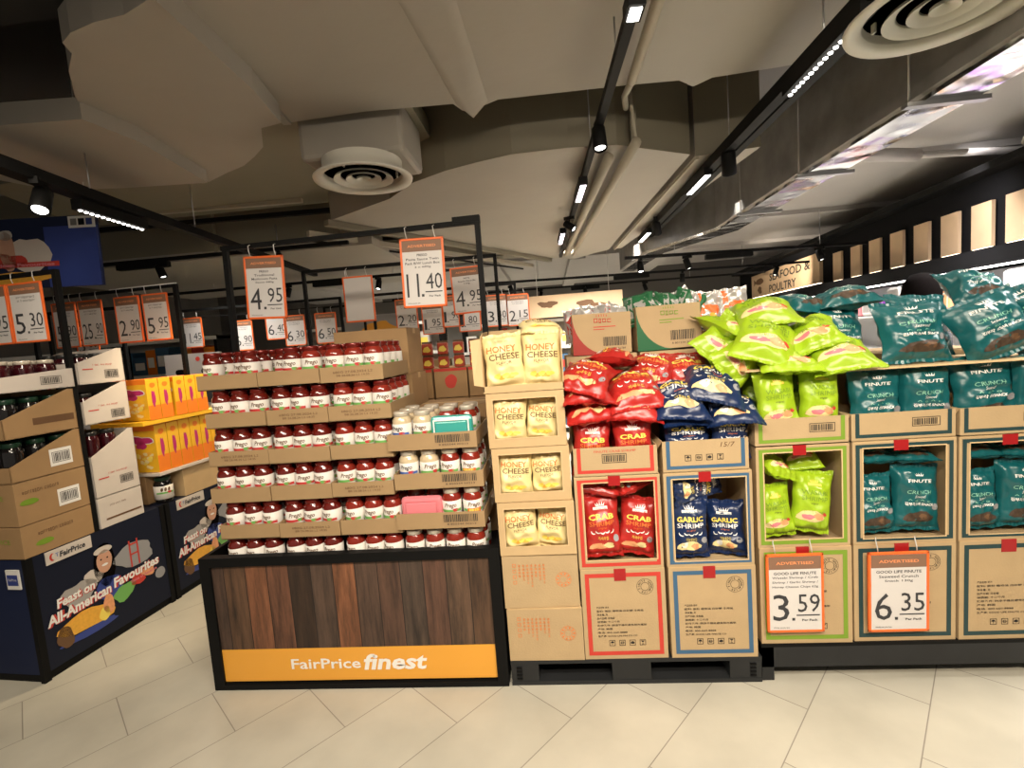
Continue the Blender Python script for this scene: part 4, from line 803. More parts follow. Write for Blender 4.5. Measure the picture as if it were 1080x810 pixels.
# hanging navy poster
def hp(b):
    b.box(-.46, .46, -.012, .012, -.43, 0, 'navy'); b.box(.12, .46, -.013, .0, -.43, -.06, 'blue'); fn = lambda x, z: (x, -.0145, z); f2 = lambda x, z: (x, -.0155, z)
    b.blob(-.30, -.20, .12, .12, 'wcard', fn, 3, .2); b.blob(.02, -.23, .12, .12, 'wcard', fn, 4, .2); b.blob(-.13, -.20, .055, .12, 'skin', f2, 5, .1); b.blob(-.13, -.10, .05, .03, 'wcard', f2, 6, .1)
    b.blob(-.12, -.26, .10, .05, 'pred', f2, 7, .3); b.rect(-.44, .20, -.30, -.27, 'pred', f2); b.blob(-.15, -.37, .26, .05, 'puff', f2, 8, .3); b.text('All-American Favourites', -.12, -.285, .022, 'pinkbox', lambda x, z: (x, -.0165, z), w=.58, bold=.04)
t = tag((lambda b: (hp(b), b.build('hanging_poster'))[1])(MB()), 'navy and blue hanging poster with a smiling face, above the near left rack', 'poster')
t.location = (-3.22, 2.9, 2.53); t.rotation_euler = (0, .03, .04)
b = MB(); b.box(.29, .46, -.018, -.013, -.075, -.005, 'white')
for k in range(3): b.rect(.305+k*.05, .345+k*.05, -.06, -.02, ('ductm', 'black', 'blue')[k], lambda x, z: (x, -.0186, z))
b.build('sponsor_strip', t)
for x in (-.4, .4): b = MB(); b.tube([(x, 0, 0), (x, 0, .95)], .003, 'hook', 6); b.build('hanging_cord', t)

# ---------------------------------------------------------------- pallet and low table
t = thing('plastic_pallet', 'black plastic pallet under the brown, red and blue edged boxes', 'pallet', (-.272, 2.06, 0))
PW = 1.09
b = MB(); b.box(0, PW, 0, 1.05, .10, .117, 'plastic'); b.box(0, PW, 0, 1.05, .0, .018, 'plastic')
for i in range(9): b.box(.02, PW-.02, .1+i*.11, .13+i*.11, .085, .10, 'plastic')
b.build('deck', t)
for x0, x1 in ((0, .125), (.45, .62), (.955, PW)):
    for y in (0, .45, .90):
        b = MB(); b.box(x0+.001, x1-.001, y+.002, y+.148, .018, .10, 'plastic')
        if y == 0 and x1 > 1:
            for q in range(4): b.box(x1-.05, x1-.025, -.004, .002, .03+q*.017, .036+q*.017, 'black')
        if y == 0 and x0 == 0:
            for q in range(4): b.box(.025, .05, -.004, .002, .03+q*.017, .036+q*.017, 'black')
        b.build('block', t)
t = thing('low_table', 'low black metal platform under the green and teal edged boxes', 'platform', (.822, 2.07, 0)); L = 1.9
b = MB(); b.box(0, L, 0, 1.0, .15, .165, 'black'); b.build('deck', t); b = MB(); b.box(0, L, 0, .03, .06, .15, 'plastic'); b.box(0, L, .97, 1.0, .06, .15, 'plastic'); b.build('rail', t)
for x in (.0, L-.05):
    for y in (0.0, .95): b = MB(); b.box(x, x+.05, y, y+.05, 0, .15, 'plastic'); b.build('leg', t)

# ---------------------------------------------------------------- printed cartons for the snacks
def border(b, w_, h_, m, t=.018, mg=.018, fn=None): b.ring(mg, w_-mg, mg, h_-mg, t, m, fn or fr_)
def icons(b, x0, z0, s=.026, gap=.044, n=4):
    for i in range(n):
        x = x0+i*gap; b.ring(x, x+s, z0, z0+s, .0022, 'pink', fr_); cx = x+s/2; cz = z0+s/2
        if i == 0: b.flat([(cx-.009, cz), (cx+.009, cz), (cx+.005, cz+.006), (cx, cz+.009), (cx-.005, cz+.006)], [(0, 1, 2, 3, 4)], 'pink', fr_); b.rect(cx-.001, cx+.001, cz-.008, cz, 'pink', fr_)
        elif i == 1: b.ring(cx-.006, cx+.006, cz-.006, cz+.006, .002, 'pink', fr_); b.rect(cx-.009, cx+.009, cz-.001, cz+.001, 'pink', fr_)
        elif i == 2: b.blob(cx, cz, .008, .007, 'pink', fr_, 3, .2, 10)
        else: b.flat([(cx-.008, cz+.008), (cx+.008, cz+.008), (cx, cz)], [(0, 1, 2)], 'pink', fr_); b.rect(cx-.001, cx+.001, cz-.007, cz, 'pink', fr_); b.rect(cx-.005, cx+.005, cz-.009, cz-.007, 'pink', fr_)
def stamp(b, cx, cz, r=.036):
    n = 36
    for r0, r1 in ((r, r*.96), (r*.52, r*.47)):
        vs = [(cx+q*math.cos(2*math.pi*k/n), cz+q*math.sin(2*math.pi*k/n)) for q in (r0, r1) for k in range(n)]
        b.flat(vs, [(k, (k+1) % n, n+(k+1) % n, n+k) for k in range(n)], 'pink', fr_)
    s = 'FINUTE-GOOD LIFE-'
    for i, ch in enumerate(s):
        if ch == '-': continue
        a = R(200)-i*2*math.pi/len(s); b.text(ch, cx+math.cos(a)*r*.74, cz+math.sin(a)*r*.74, .0085, 'pink', fr_, bold=.02, rot=a-math.pi/2)
def infotext(b, x0, ztop, w_, n=9, dz=.0165):
    lines = ['产品名称: 虾片', '配料: 面粉 植物油 白砂糖 食用盐', '净含量: 克', '生产日期: 见包装', '保质期: 十二个月', '贮存条件: 阴凉干燥处避免阳光直射', '产地: 韩国', '电话: 400-660-8888', '生产商: GOOD LIFE FINUTE CO']
    wl = [.25, .95, .22, .36, .45, 1., .30, .60, .80]
    for i in range(n): b.text(lines[i], x0, ztop-i*dz, .0095, 'pink', fr_, w=w_*wl[i]*.95, align='L', bold=.01)
def closed_box(name, W_, D_, H_, prt, m='card', tape=True):
    t = thing(name, '', 'cardboard box'); b = MB(); b.box(0, W_, 0, D_, 0, H_-.004, m); prt(b, W_, H_); b.build('body', t, bevel=.0015)
    b = MB(); b.box(.001, W_-.001, .001, D_/2-.001, H_-.004, H_, 'card3'); b.box(.001, W_-.001, D_/2+.001, D_-.001, H_-.004, H_, 'card3'); b.build('top_flap', t)
    if tape: b = MB(); b.box(W_*.40, W_*.54, -.0025, .0, H_-.052, H_+.001, 'tape'); b.box(W_*.40, W_*.54, 0, D_, H_, H_+.001, 'tape'); b.build('tape', t)
    return Proto(t)
def window_box(name, W_, D_, H_, win, prt, m='card', tape=True):
    x0, x1, z0, z1 = win; t = thing(name, '', 'cardboard box'); b = MB(); th = .005
    b.box(0, W_, D_-th, D_, 0, H_, m); b.box(0, th, 0, D_-th, 0, H_, m); b.box(W_-th, W_, 0, D_-th, 0, H_, m); b.box(th, W_-th, 0, D_-th, 0, th, m); b.box(th, W_-th, 0, D_-th, H_-th, H_, 'card3')
    b.box(th, x0, 0, th, th, H_-th, m); b.box(x1, W_-th, 0, th, th, H_-th, m); b.box(x0, x1, 0, th, th, z0, m); b.box(x0, x1, 0, th, z1, H_-th, m)
    prt(b, W_, H_); b.build('body', t)
    b = MB(); b.ring(x0-.003, x1+.003, z0-.003, z1+.003, .005, 'edge', lambda x, z: (x, -.0018, z)); b.build('torn_edge', t)
    if tape: b = MB(); b.box(W_*.40, W_*.54, -.0025, 0, H_-.042, H_+.001, 'tape'); b.build('tape', t)
    return Proto(t)
def pr_closed(col, wide=False):
    def f(b, w_, h_):
        border(b, w_, h_, col); infotext(b, w_*.17, h_*.58, w_*.62); icons(b, w_*.30, h_*.10+.02); stamp(b, w_*.76, h_*.80)
    return f
BH = .412
cr_c = closed_box('snack_carton', .362, .30, BH, pr_closed('pred')); bl_c = closed_box('snack_carton', .362, .30, BH, pr_closed('pblue'))
gr_c = closed_box('snack_carton', .372, .30, .428, pr_closed('pgreen')); te_c = closed_box('snack_carton', .402, .30, .428, pr_closed('pteal'))
def pr_win(col): return lambda b, w_, h_: border(b, w_, h_, col, .016, .012)
cr_w = window_box('snack_carton', .362, .30, BH, (.035, .337, .040, .385), pr_win('pred')); bl_w = window_box('snack_carton', .362, .30, BH, (.035, .337, .025, .385), pr_win('pblue'))
gr_w = window_box('snack_carton', .372, .30, .436, (.030, .342, .032, .408), pr_win('pgreen')); te_w = window_box('snack_carton', .402, .30, .436, (.040, .362, .025, .408), pr_win('pteal'))
# tops: open trays
def snacktray(W_, D_, H_, prt):
    t = thing('snack_tray', '', 'tray'); b = tray_mb(W_, D_, H_, None, 'card'); prt(b, W_, H_); b.build('body', t)
    b = MB(); b.add([(0, .0, H_), (.004, 0, H_), (.004, D_, H_), (0, D_, H_), (-.03, .01, H_-.05), (-.028, D_-.01, H_-.05)], [(0, 3, 5, 4)], 'card3'); b.build('side_flap', t)
    return Proto(t)
def pr_tray(col, bar=True, ic=False):
    def f(b, w_, h_):
        b.rect(.015, w_-.015, .014, .028, col, fr_); b.rect(.015, .031, .028, h_, col, fr_); b.rect(w_-.031, w_-.015, .028, h_, col, fr_)
        if ic: icons(b, w_*.26, h_*.35); b.text('15/7', w_*.76, h_*.82, .020, 'pbrown', fr_, w=.06, shear=.2)
        elif bar: barcode(b, w_*(.60 if col != 'pred' else .36), w_*(.84 if col != 'pred' else .62), h_*.50, h_*.72, fr_, frame=True)
        if col == 'pred': b.text('FINUTE CRAB SHRIMP', w_*.5, h_*.86, .010, 'pred', fr_, w=w_*.5)
    return f
cr_t = snacktray(.352, .30, .125, pr_tray('pred')); bl_t = snacktray(.352, .30, .135, pr_tray('pblue', ic=True)); gr_t = snacktray(.372, .30, .115, pr_tray('pgreen')); te_t = snacktray(.402, .30, .115, pr_tray('pteal'))
FY = 2.062
cr_c.put((.064, FY, .117), (0, 0, R(.4)), 'red bordered carton with shipping print at the bottom, on the black pallet')
bl_c.put((.441, FY, .117), (0, 0, R(-.3)), 'blue bordered carton with shipping print at the bottom, on the black pallet')
cr_w.put((.062, FY+.002, .530), (0, 0, R(.2)), 'red bordered carton with a cut window showing red snack bags')
bl_w.put((.438, FY, .530), (0, 0, R(-.2)), 'blue bordered carton with a cut window showing navy snack bags')
cr_t.put((.066, FY+.005, .943), (0, 0, R(-.6)), 'open red edged tray with a barcode on top of the red carton'); bl_t.put((.440, FY+.003, .943), (0, 0, R(.3)), 'open blue edged tray with handling icons on top of the blue carton')
GY = 2.075
for k, (P, PWd, x, z, lab) in enumerate(((gr_c, 0, .826, .165, 'green bordered carton standing on the low table, behind the 3.59 card'), (te_c, 0, 1.209, .165, 'teal bordered carton standing on the low table, behind the 6.35 card'), (te_c, 0, 1.622, .165, 'teal bordered carton standing on the low table, at the right picture edge'),
    (gr_w, 0, .824, .594, 'green bordered carton with a cut window of lime snack bags'), (te_w, 0, 1.207, .594, 'teal bordered carton with a cut window, left of two'), (te_w, 0, 1.620, .594, 'teal bordered carton with a cut window, right of two, at the picture edge'),
    (gr_t, 0, .822, 1.031, 'open green edged tray holding lime snack bags'), (te_t, 0, 1.206, 1.031, 'open teal edged tray holding teal snack bags, left of two'), (te_t, 0, 1.620, 1.031, 'open teal edged tray holding teal snack bags, right of two'))):
    P.put((x, GY+.003*(k % 2), z), (0, 0, R((k*37 % 5-2)*.2)), lab)
card('orange framed 3.59 price card on the green bordered carton', (.957, 2.055, .575), 0, '3', '59', ('GOOD LIFE FINUTE', 'Wasabi Shrimp / Crab', 'Shrimp / Garlic Shrimp /', 'Honey Cheese Chips 62g'), wd=.232, ht=.345)
card('orange framed 6.35 price card on the teal bordered carton', (1.368, 2.055, .568), 0, '6', '35', ('GOOD LIFE FINUTE', 'Seaweed Crunch', 'Snack 130g'), wd=.238, ht=.345)
# honey column
def pr_honey(b, w_, h_):
    for i in range(7):
        x = .075+i*.018; n = 4+((i*5) % 4); b.text('香脆薯片美味零食'[:n], x, h_*.80-n*.008, n*.016, 'porange', fr_, w=.010) if False else None
        for j in range(n): b.text('香脆蜂蜜芝士虾片'[j], x, h_*.80-j*.0155, .011, 'porange', fr_, w=.010)
    for j in range(4): b.ring(.045, .060, h_*.78-j*.026, h_*.78-j*.026+.015, .0018, 'porange', fr_)
    n = 24; cx, cz = w_*.80, h_*.52
    for r_ in (.034, .018):
        vs = [(cx+q*math.cos(6.2832*k/n), cz+q*math.sin(6.2832*k/n)) for q in (r_, r_-.0016) for k in range(n)]; b.flat(vs, [(k, (k+1) % n, n+(k+1) % n, n+k) for k in range(n)], 'porange', fr_)
    for k in range(10): a = k*.628; b.blob(cx+.026*math.cos(a), cz+.026*math.sin(a), .004, .004, 'porange', fr_, k, .2, 7)
ho_c = closed_box('honey_carton', .333, .30, .243, pr_honey, 'card', False)
ho_c.put((-.272, FY, .117), (0, 0, R(-.5)), 'brown carton with orange print at the bottom of the cream bag column'); ho_c.put((-.277, FY+.004, .362), (0, 0, R(.5)), 'brown carton with orange print, second from the pallet')
ho_w = window_box('honey_carton', .335, .30, .238, (.027, .300, .040, .212), lambda b, w_, h_: None, 'card3', False)
for k, (x, z, lab) in enumerate(((-.279, .607, 'kraft window box of cream snack bags, lowest of three'), (-.285, .848, 'kraft window box of cream snack bags, middle of three'), (-.292, 1.089, 'kraft window box of cream snack bags, top of three'))):
    ho_w.put((x, FY+.003*k, z), (0, 0, R((-.6, .5, -.3)[k])), lab)
t = thing('honey_tray', 'kraft open fronted tray on top of the cream bag column', 'tray', (-.298, FY+.002, 1.330)); b = MB()
b.box(0, .345, 0, .30, 0, .005, 'card3'); b.box(0, .345, 0, .005, .005, .03, 'card3'); b.box(0, .345, .295, .30, .005, .27, 'card3')
for x in (0, .34): b.prism([(x, .0, .005), (x, .295, .005), (x, .295, .27), (x, .08, .26), (x, .0, .235)], (.005, 0, 0), 'card3')
b.build('body', t); b = MB(); b.prism([(0, 0, .03), (-.035, -.02, .04), (-.04, -.01, .23), (0, .0, .235)], (.003, .003, 0), 'edge'); b.build('torn_flap', t)

# second row of cartons behind, holding up the open boxes
for i, (x0, m) in enumerate(((.075, 'card2'), (.435, 'card2'))):
    carton('cardboard_box', 'plain brown carton hidden behind the snack columns, %s of two' % pos3[i*2], x0, x0+.345, 2.44, 2.80, .117, .78, m)
    carton('cardboard_box', 'plain brown carton showing above the red and navy bags, %s of two' % pos3[i*2], x0, x0+.345, 2.44, 2.80, .785, 1.445, 'card')
def crownlet(b, cx, cz, col):
    for i in range(5): b.rect(cx+(i-2)*.012, cx+(i-2)*.012+.003, cz-.008, cz+.006-.002*abs(i-2), col, fr_)
def openbox(name, label, x0, x1, z0, z1, col, lean=0):
    t = thing(name, label, 'open box', (x0, 2.45, z0), (0, lean, 0)); w_ = x1-x0; h_ = z1-z0; b = tray_mb(w_, .33, h_, None, 'card')
    pts = [(0, 0), (w_*.60, 0)] + [(w_*.60*(1-math.sin(a)), h_*(1-math.cos(a))) for a in [k*math.pi/2/10 for k in range(1, 11)]]
    b.flat(pts+[(0, h_)] if pts[-1] != (0, h_) else pts, [tuple(range(len(pts)+(1 if pts[-1] != (0, h_) else 0)))], 'pred2' if col == 'pred' else 'dgreen', fr_)
    barcode(b, w_*.52, w_*.92, h_*.20, h_*.42, fr_, 'pink'); b.text('8 801234 56789', w_*.72, h_*.13, .010, 'pink', fr_, w=w_*.36)
    scrib(b, w_*.52, h_*.82, .085, .028, col, fr_, 8); crownlet(b, w_*.5, h_*.95, col); b.rect(w_*.36, w_*.74, h_*.66, h_*.68, col, fr_); b.rect(w_*.36, w_*.55, h_*.60, h_*.62, col, fr_)
    b.build('body', t); return t
openbox('snack_box', 'open carton with a red curved corner and barcode, behind the red bags', .112, .398, 1.449, 1.652, 'pred', .01); openbox('snack_box', 'open carton with a green curved corner and barcode, behind the lime bags', .428, .735, 1.449, 1.665, 'pgreen', -.01)

# ---------------------------------------------------------------- snack bags
def bag(name, cat, W_, H_, T_, foil, paint, seed, sag=0, crump=1.0, nu=30, nv=40, lens=False):
    PK = .15 if lens else .10; b = MB(); sd = Vector((seed*3.7, seed*1.3, seed*.7)); ph = seed*1.7
    def P(u, v, s):
        au = min(1, abs(u)); vv = min(1, abs(v)/.90)
        prof = ((1-au**1.9)**.72*(1-vv**2.1)**.70 if lens else (1-au**2.4)**.6*(1-vv**2.6)**.62) if vv < 1 and au < 1 else 0
        pinch = 1-PK*(1-v*v)**1.5
        x = W_/2*u*pinch; z = H_/2*v*(1-.03*(1-au*au)*abs(v))
        q = Vector((x*9, z*9, s*2))+sd; nz = noise.noise(q); rd = 1-abs(noise.noise(q*1.9+Vector((5, 1, 2))))*2
        edge = math.exp(-(1-vv)*4.0); wr = math.sin(u*12+ph+4*nz)*.0035*edge*(1 if vv < 1 else .5)
        cr2 = 1-abs(noise.noise(Vector((x*14+z*9, z*7-x*5, 1.5))+sd*1.3))*3; y = T_/2*prof + (nz*.009+rd*.009*min(1, prof*3)+.0045*cr2)*crump*min(1, prof*2.5)
        y = max(y, .0006) if vv < 1 else .0008
        if vv >= 1: yy = s*.0008 + math.sin(u*12+ph+4*nz)*.0020
        else: yy = s*y + wr*1.0
        side = math.exp(-(1-au)*7)*math.sin(v*9+ph)*.0025*(1-vv)
        yy += sag*(v*v)*.5 + sag*.25*u*u + .012*crump*noise.noise(Vector((x*4, z*4, 0))+sd)
        return (x+side*(1 if u > 0 else -1), yy, z+.003*math.sin(u*9+ph)*(1 if abs(v) > .97 else 0))
    for s in (-1, 1):
        vs = [P(-1+2*i/nu, -1+2*j/nv, s) for j in range(nv+1) for i in range(nu+1)]; fs = []
        for j in range(nv):
            for i in range(nu):
                a = j*(nu+1)+i; f = (a, a+1, a+nu+2, a+nu+1); fs.append(f if s < 0 else f[::-1])
        b.add(vs, fs, foil, True)
    lay = {}
    def fnl(k):
        def fn(x, z):
            v = max(-1, min(1, z/(H_/2))); pin = 1-PK*(1-v*v)**1.5; u = max(-1, min(1, x/(W_/2*pin))); p = P(u, v, -1)
            e = .03; a = Vector(P(max(-1, u-e), v, -1)); c = Vector(P(min(1, u+e), v, -1)); d = Vector(P(u, max(-1, v-e), -1)); g = Vector(P(u, min(1, v+e), -1))
            n = (c-a).cross(g-d); n = n.normalized() if n.length > 1e-9 else Vector((0, -1, 0))
            return tuple(Vector(p)+n*(.0011+.0005*k))
        return fn
    paint(b, W_, H_, fnl(0), fnl(1))
    t = thing(name, '', cat)
    b.build('pouch', t)
    for s in (-1, 1):       # crimped end seals
        q = MB(); n = 28; vs = []
        for i in range(n+1):
            u = -1+2*i/n; p0 = Vector(P(u, s*.90, -1)); p1 = Vector(P(u, s*1.0, -1)); d = Vector((0, .0012*(1 if i % 2 else -1), 0)); vs += [p0+Vector((0, -.0012, 0))+d, p1+Vector((0, -.0012, 0))+d]
        q.add(vs, [(2*i, 2*i+2, 2*i+3, 2*i+1) if s > 0 else (2*i, 2*i+1, 2*i+3, 2*i+2) for i in range(n)], foil); q.build('seal', t)
    return Proto(t)
ML = .012
def crown(b, cx, cz, s, m, f0, band=True):
    for i in range(5):
        a = (i-2)*.42; x = cx+math.sin(a)*s*.55; z = cz+math.cos(a)*s*.30; w_ = s*.12; b.flat([(x-w_, cz), (x+w_, cz), (x+math.sin(a)*s*.35, z+s*.22)], [(0, 1, 2)], m, f0, .012)
    if band: b.rect(cx-s*.95, cx+s*.95, cz-s*.40, cz-s*.06, m, f0, .012)
def pt_shr(word, wcol, ill, logo_t):
    def f(b, W_, H_, f0, f1):
        crown(b, 0, H_*.305, W_*.20, 'white', f0); b.text('GOOD LIFE', 0, H_*.255, .010, logo_t, f1, w=W_*.34, maxlen=ML)
        b.text(word, 0, H_*.145, H_*.088, wcol, f0, w=W_*.64, bold=.035, maxlen=ML); b.text('SHRIMP', 0, H_*.045, H_*.075, 'porange' if word == 'CRAB' else 'white', f0, w=W_*.64, bold=.01, maxlen=ML)
        b.text('original', 0, -H_*.03, .009, 'porange', f0, w=W_*.22, maxlen=ML)
        for i in range(5): b.text('(', (i-2)*W_*.125, -H_*.10+(.003 if i % 2 else 0), .020, 'white', f0, w=.010, bold=.05, rot=R(90)+(.3*(i-2)), maxlen=ML)
        b.text('게새우칩' if word == 'CRAB' else '마늘새우칩', 0, -H_*.18, .015, wcol, f0, w=W_*.26, maxlen=ML)
        (b.blob(-W_*.14, -H_*.31, W_*.20, H_*.055, 'prawn', f0, 3, .3, 16, .015), b.blob(W_*.14, -H_*.30, W_*.14, H_*.045, 'f_yel', f0, 5, .3, 14, .015)) if word == 'CRAB' else (b.blob(-W_*.04, -H_*.29, W_*.27, H_*.085, 'f_yel', f0, 3, .25, 16, .015), b.blob(W_*.10, -H_*.30, W_*.10, H_*.05, 'prawn', f1, 5, .3, 14, .015), b.blob(-W_*.16, -H_*.27, W_*.09, H_*.045, 'white', f1, 6, .3, 14, .015)); b.blob(W_*.33, -H_*.20, .013, .013, 'grey', f0, 5, .05, 14)
    return f
def pt_lime(b, W_, H_, f0, f1):
    crown(b, 0, H_*.30, W_*.17, 'yellow', f0); b.text('WASABI', 0, H_*.15, H_*.07, 'pgreen', f0, w=W_*.60, bold=.01, maxlen=ML); b.text('SHRIMP', 0, H_*.06, H_*.07, 'pgreen', f0, w=W_*.60, maxlen=ML)
    b.text('original', 0, -H_*.02, .009, 'pink', f0, maxlen=ML); b.text('와사비 새우칩', 0, -H_*.15, .013, 'pgreen', f0, w=W_*.45, maxlen=ML)
    b.blob(-.01, -H_*.22, W_*.30, H_*.10, 'f_yel', f0, 3, .2, 16, .015); b.blob(W_*.13, -H_*.21, W_*.14, H_*.05, 'prawn', f1, 5, .3, 14, .015); b.blob(-W_*.12, -H_*.23, W_*.13, H_*.045, 'pinkbox', f1, 8, .3, 14, .015); b.blob(W_*.26, -H_*.17, W_*.05, H_*.03, 'pred', f1, 9, .3, 12, .015)
def pt_teal(b, W_, H_, f0, f1):
    crown(b, 0, H_*.335, W_*.13, 'white', f0, False); b.text('FINUTE', 0, H_*.262, H_*.05, 'white', f0, w=W_*.46, bold=.02, maxlen=ML); b.text('CRUNCH', 0, H_*.095, H_*.055, 'tprint', f0, w=W_*.46, bold=.0, maxlen=ML)
    b.text('Seaweed', 0, H_*.03, .012, 'white', f0, w=W_*.22, shear=.4, maxlen=ML); b.text('^ o ^ o', 0, -H_*.03, .010, 'tprint', f0, w=W_*.4, maxlen=ML); b.text('김부각 스낵 SNACK', 0, -H_*.085, .014, 'white', f0, w=W_*.52, bold=.03, maxlen=ML)
    b.blob(0, -H_*.28, W_*.26, H_*.095, 'brownish', f0, 3, .35, 18, .015); b.blob(W_*.07, -H_*.27, W_*.09, H_*.04, 'pbrown', f1, 5, .35, 14, .015); b.blob(W_*.31, -H_*.12, .014, .014, 'grey', f0, 5, .05, 12)
def pt_honey(b, W_, H_, f0, f1):
    b.text('GOOD LIFE', 0, H_*.34, .007, 'card', f0, maxlen=ML); b.text('HONEY', -.005, H_*.20, H_*.115, 'porange', f0, w=W_*.70, maxlen=ML, bold=.015); b.text('CHEESE', .003, H_*.065, H_*.11, 'pbrown', f0, w=W_*.72, maxlen=ML, bold=.01); b.text('FLAVOR', 0, -H_*.045, .012, 'pbrown', f0, w=W_*.36, maxlen=ML)
    b.text('허니 치즈', 0, -H_*.09, .008, 'card2', f0, maxlen=ML)
    for i in range(5): b.blob((i-2)*W_*.10, -H_*(.27+.03*(i % 2)), W_*.09, H_*.045, 'puff' if i % 2 else 'yellow', f0 if i % 2 else f1, i, .3, 12, .015)
paintcr = pt_shr('CRAB', 'yellow', 'pred', 'pred'); paintga = pt_shr('GARLIC', 'yellow', 'f_yel', 'pblue')
CR = [bag('snack_bag', 'snack bag', .175, .262, .060, 'f_red', paintcr, s, crump=1.0) for s in (1, 2)]
CRL = [bag('snack_bag', 'snack bag', .235, .265, .085, 'f_red', paintcr, s, sag=.03, crump=1.3, lens=True) for s in (3, 5)]
GA = [bag('snack_bag', 'snack bag', .175, .262, .060, 'f_blue', paintga, s, crump=1.0) for s in (6, 7)]
GAL = [bag('snack_bag', 'snack bag', .235, .275, .09, 'f_blue', paintga, s, sag=.03, crump=1.3, lens=True) for s in (8, 9)]
LI = [bag('snack_bag', 'snack bag', .165, .250, .065, 'f_lime', pt_lime, s, crump=1.3) for s in (10, 11)]
LIL = [bag('snack_bag', 'snack bag', .245, .285, .09, 'f_lime', pt_lime, s, sag=.02, crump=1.3, lens=True) for s in (12, 13)]
TE = [bag('snack_bag', 'snack bag', .205, .285, .07, 'f_teal', pt_teal, s, crump=1.1) for s in (14, 15)]
TEL = [bag('snack_bag', 'snack bag', .29, .285, .11, 'f_teal', pt_teal, s, crump=1.5, lens=True) for s in (16, 17)]
HO = [bag('snack_bag', 'snack bag', .166, .222, .045, 'f_yel', pt_honey, s, crump=1.2) for s in (18, 19)]
def put(P, i, loc, rx, ry, rz, label, group, sc=None): return P[i % len(P)].put(loc, (R(rx), R(ry), R(rz)), label, group, sc)
# cream bags
g = 'cream honey cheese bags'
for k, (z, x) in enumerate(((.722, -.279), (.963, -.285), (1.204, -.292))):
    put(HO, k, (x+.092, 2.112, z), -7, (-3, 2, 4)[k], 4, 'cream honey cheese snack bag at the left of the %s window box' % ('lowest', 'middle', 'top')[k], g, (.96, 1, .95))
    put(HO, k+1, (x+.237, 2.125+.004*k, z-.003), -7, (6, -2, 5)[k], -5, 'cream honey cheese snack bag at the right of the %s window box' % ('lowest', 'middle', 'top')[k], g, (.93, 1, .92))
put(HO, 0, (-.205, 2.115, 1.462), -9, -4, 5, 'cream honey cheese snack bag standing left in the top tray', g, (1.08, 1, 1.10)); put(HO, 1, (-.040, 2.12, 1.462), -8, 2, -3, 'cream honey cheese snack bag standing right in the top tray', g, (1.08, 1, 1.10))
put(HO, 0, (-.04, 2.22, 1.590), -78, 4, 12, 'cream snack bag lying across the top of the two standing ones', g, (1.2, .9, .8))
# red bags
g = 'red crab shrimp bags'
put(CR, 0, (.172, 2.125, .708), -6, -2, 2, 'red crab shrimp bag standing left in the window carton', g, (.97, 1, 1.10)); put(CR, 1, (.333, 2.140, .693), -7, 9, -6, 'red crab shrimp bag standing right in the window carton, tilted', g, (.95, 1, 1.0))
put(CR, 0, (.175, 2.17, .865), -80, 3, 80, 'red bag lying sideways at the upper left inside the window carton', g, (.9, .85, .8)); put(CR, 1, (.31, 2.17, .868), -80, -3, -60, 'red bag lying at the upper right inside the window carton', g, (.8, .85, .7))
put(CR, 0, (.150, 2.115, 1.060), -4, 4, 3, 'red bag standing left in the open tray, low', g, (.95, 1, .93)); put(CR, 1, (.328, 2.115, 1.068), -4, -2, -2, 'red crab shrimp bag standing right in the open tray', g, (.98, 1, .93))
put(CR, 1, (.16, 2.25, 1.065), -2, 0, 0, 'red bag standing behind the left one in the open tray', g); put(CR, 0, (.33, 2.25, 1.065), -2, 0, 0, 'red bag standing behind the right one in the open tray', g)
put(CRL, 0, (.145, 2.165, 1.222), -82, -3, 8, 'red bag lying flat at the left, lowest of the red pile', g); put(CRL, 1, (.345, 2.160, 1.218), -80, 4, -6, 'red bag lying flat at the right, lowest of the red pile', g)
put(CRL, 1, (.145, 2.175, 1.294), -82, 2, 4, 'red bag lying second from the bottom at the left of the red pile', g)
put(CRL, 0, (.150, 2.165, 1.372), -70, 14, -20, 'red bag on top at the left of the red pile, corner toward the camera', g, (1.08, 1, 1.05)); put(CRL, 1, (.350, 2.18, 1.302), -62, -4, 4, 'red crab shrimp bag leaning on top at the right of the red pile', g, (1.1, 1, 1.1))
put(CRL, 0, (.46, 2.33, 1.365), -58, 12, -22, 'red bag leaning behind the right of the red pile', g); put(CRL, 1, (.290, 2.32, 1.432), -84, 10, 70, 'pinkish red bag lying highest at the back of the red pile', g, (.75, .8, .85))
put(CRL, 1, (.625, 2.33, 1.345), -38, 3, 4, 'red crab shrimp bag standing behind the navy bags', g, (.95, .8, .9))
# navy bags
g = 'navy garlic shrimp bags'
put(GA, 0, (.550, 2.125, .682), -6, 1, 2, 'navy garlic shrimp bag standing left in the window carton', g, (.98, 1, 1.02)); put(GA, 1, (.715, 2.150, .665), -7, -3, -22, 'navy bag turned away at the right in the window carton', g, (.93, 1, .93)); put(GA, 0, (.60, 2.150, .855), -25, 84, 0, 'navy bag lying sideways at the top of the window carton', g, (.72, .8, .98))
put(GAL, 0, (.560, 2.125, 1.085), -20, 2, 3, 'navy bag drooping over the front left of the open blue tray', g, (.92, .6, .62)); put(GA, 1, (.738, 2.125, 1.095), -4, 1, 3, 'navy garlic shrimp bag standing at the right of the open blue tray', g, (.95, 1, .93)); put(GA, 0, (.55, 2.26, 1.08), 0, 0, 0, 'navy bag standing at the back left of the open blue tray', g)
put(GA, 1, (.70, 2.27, 1.08), 0, 0, 0, 'navy bag standing at the back right of the open blue tray', g)
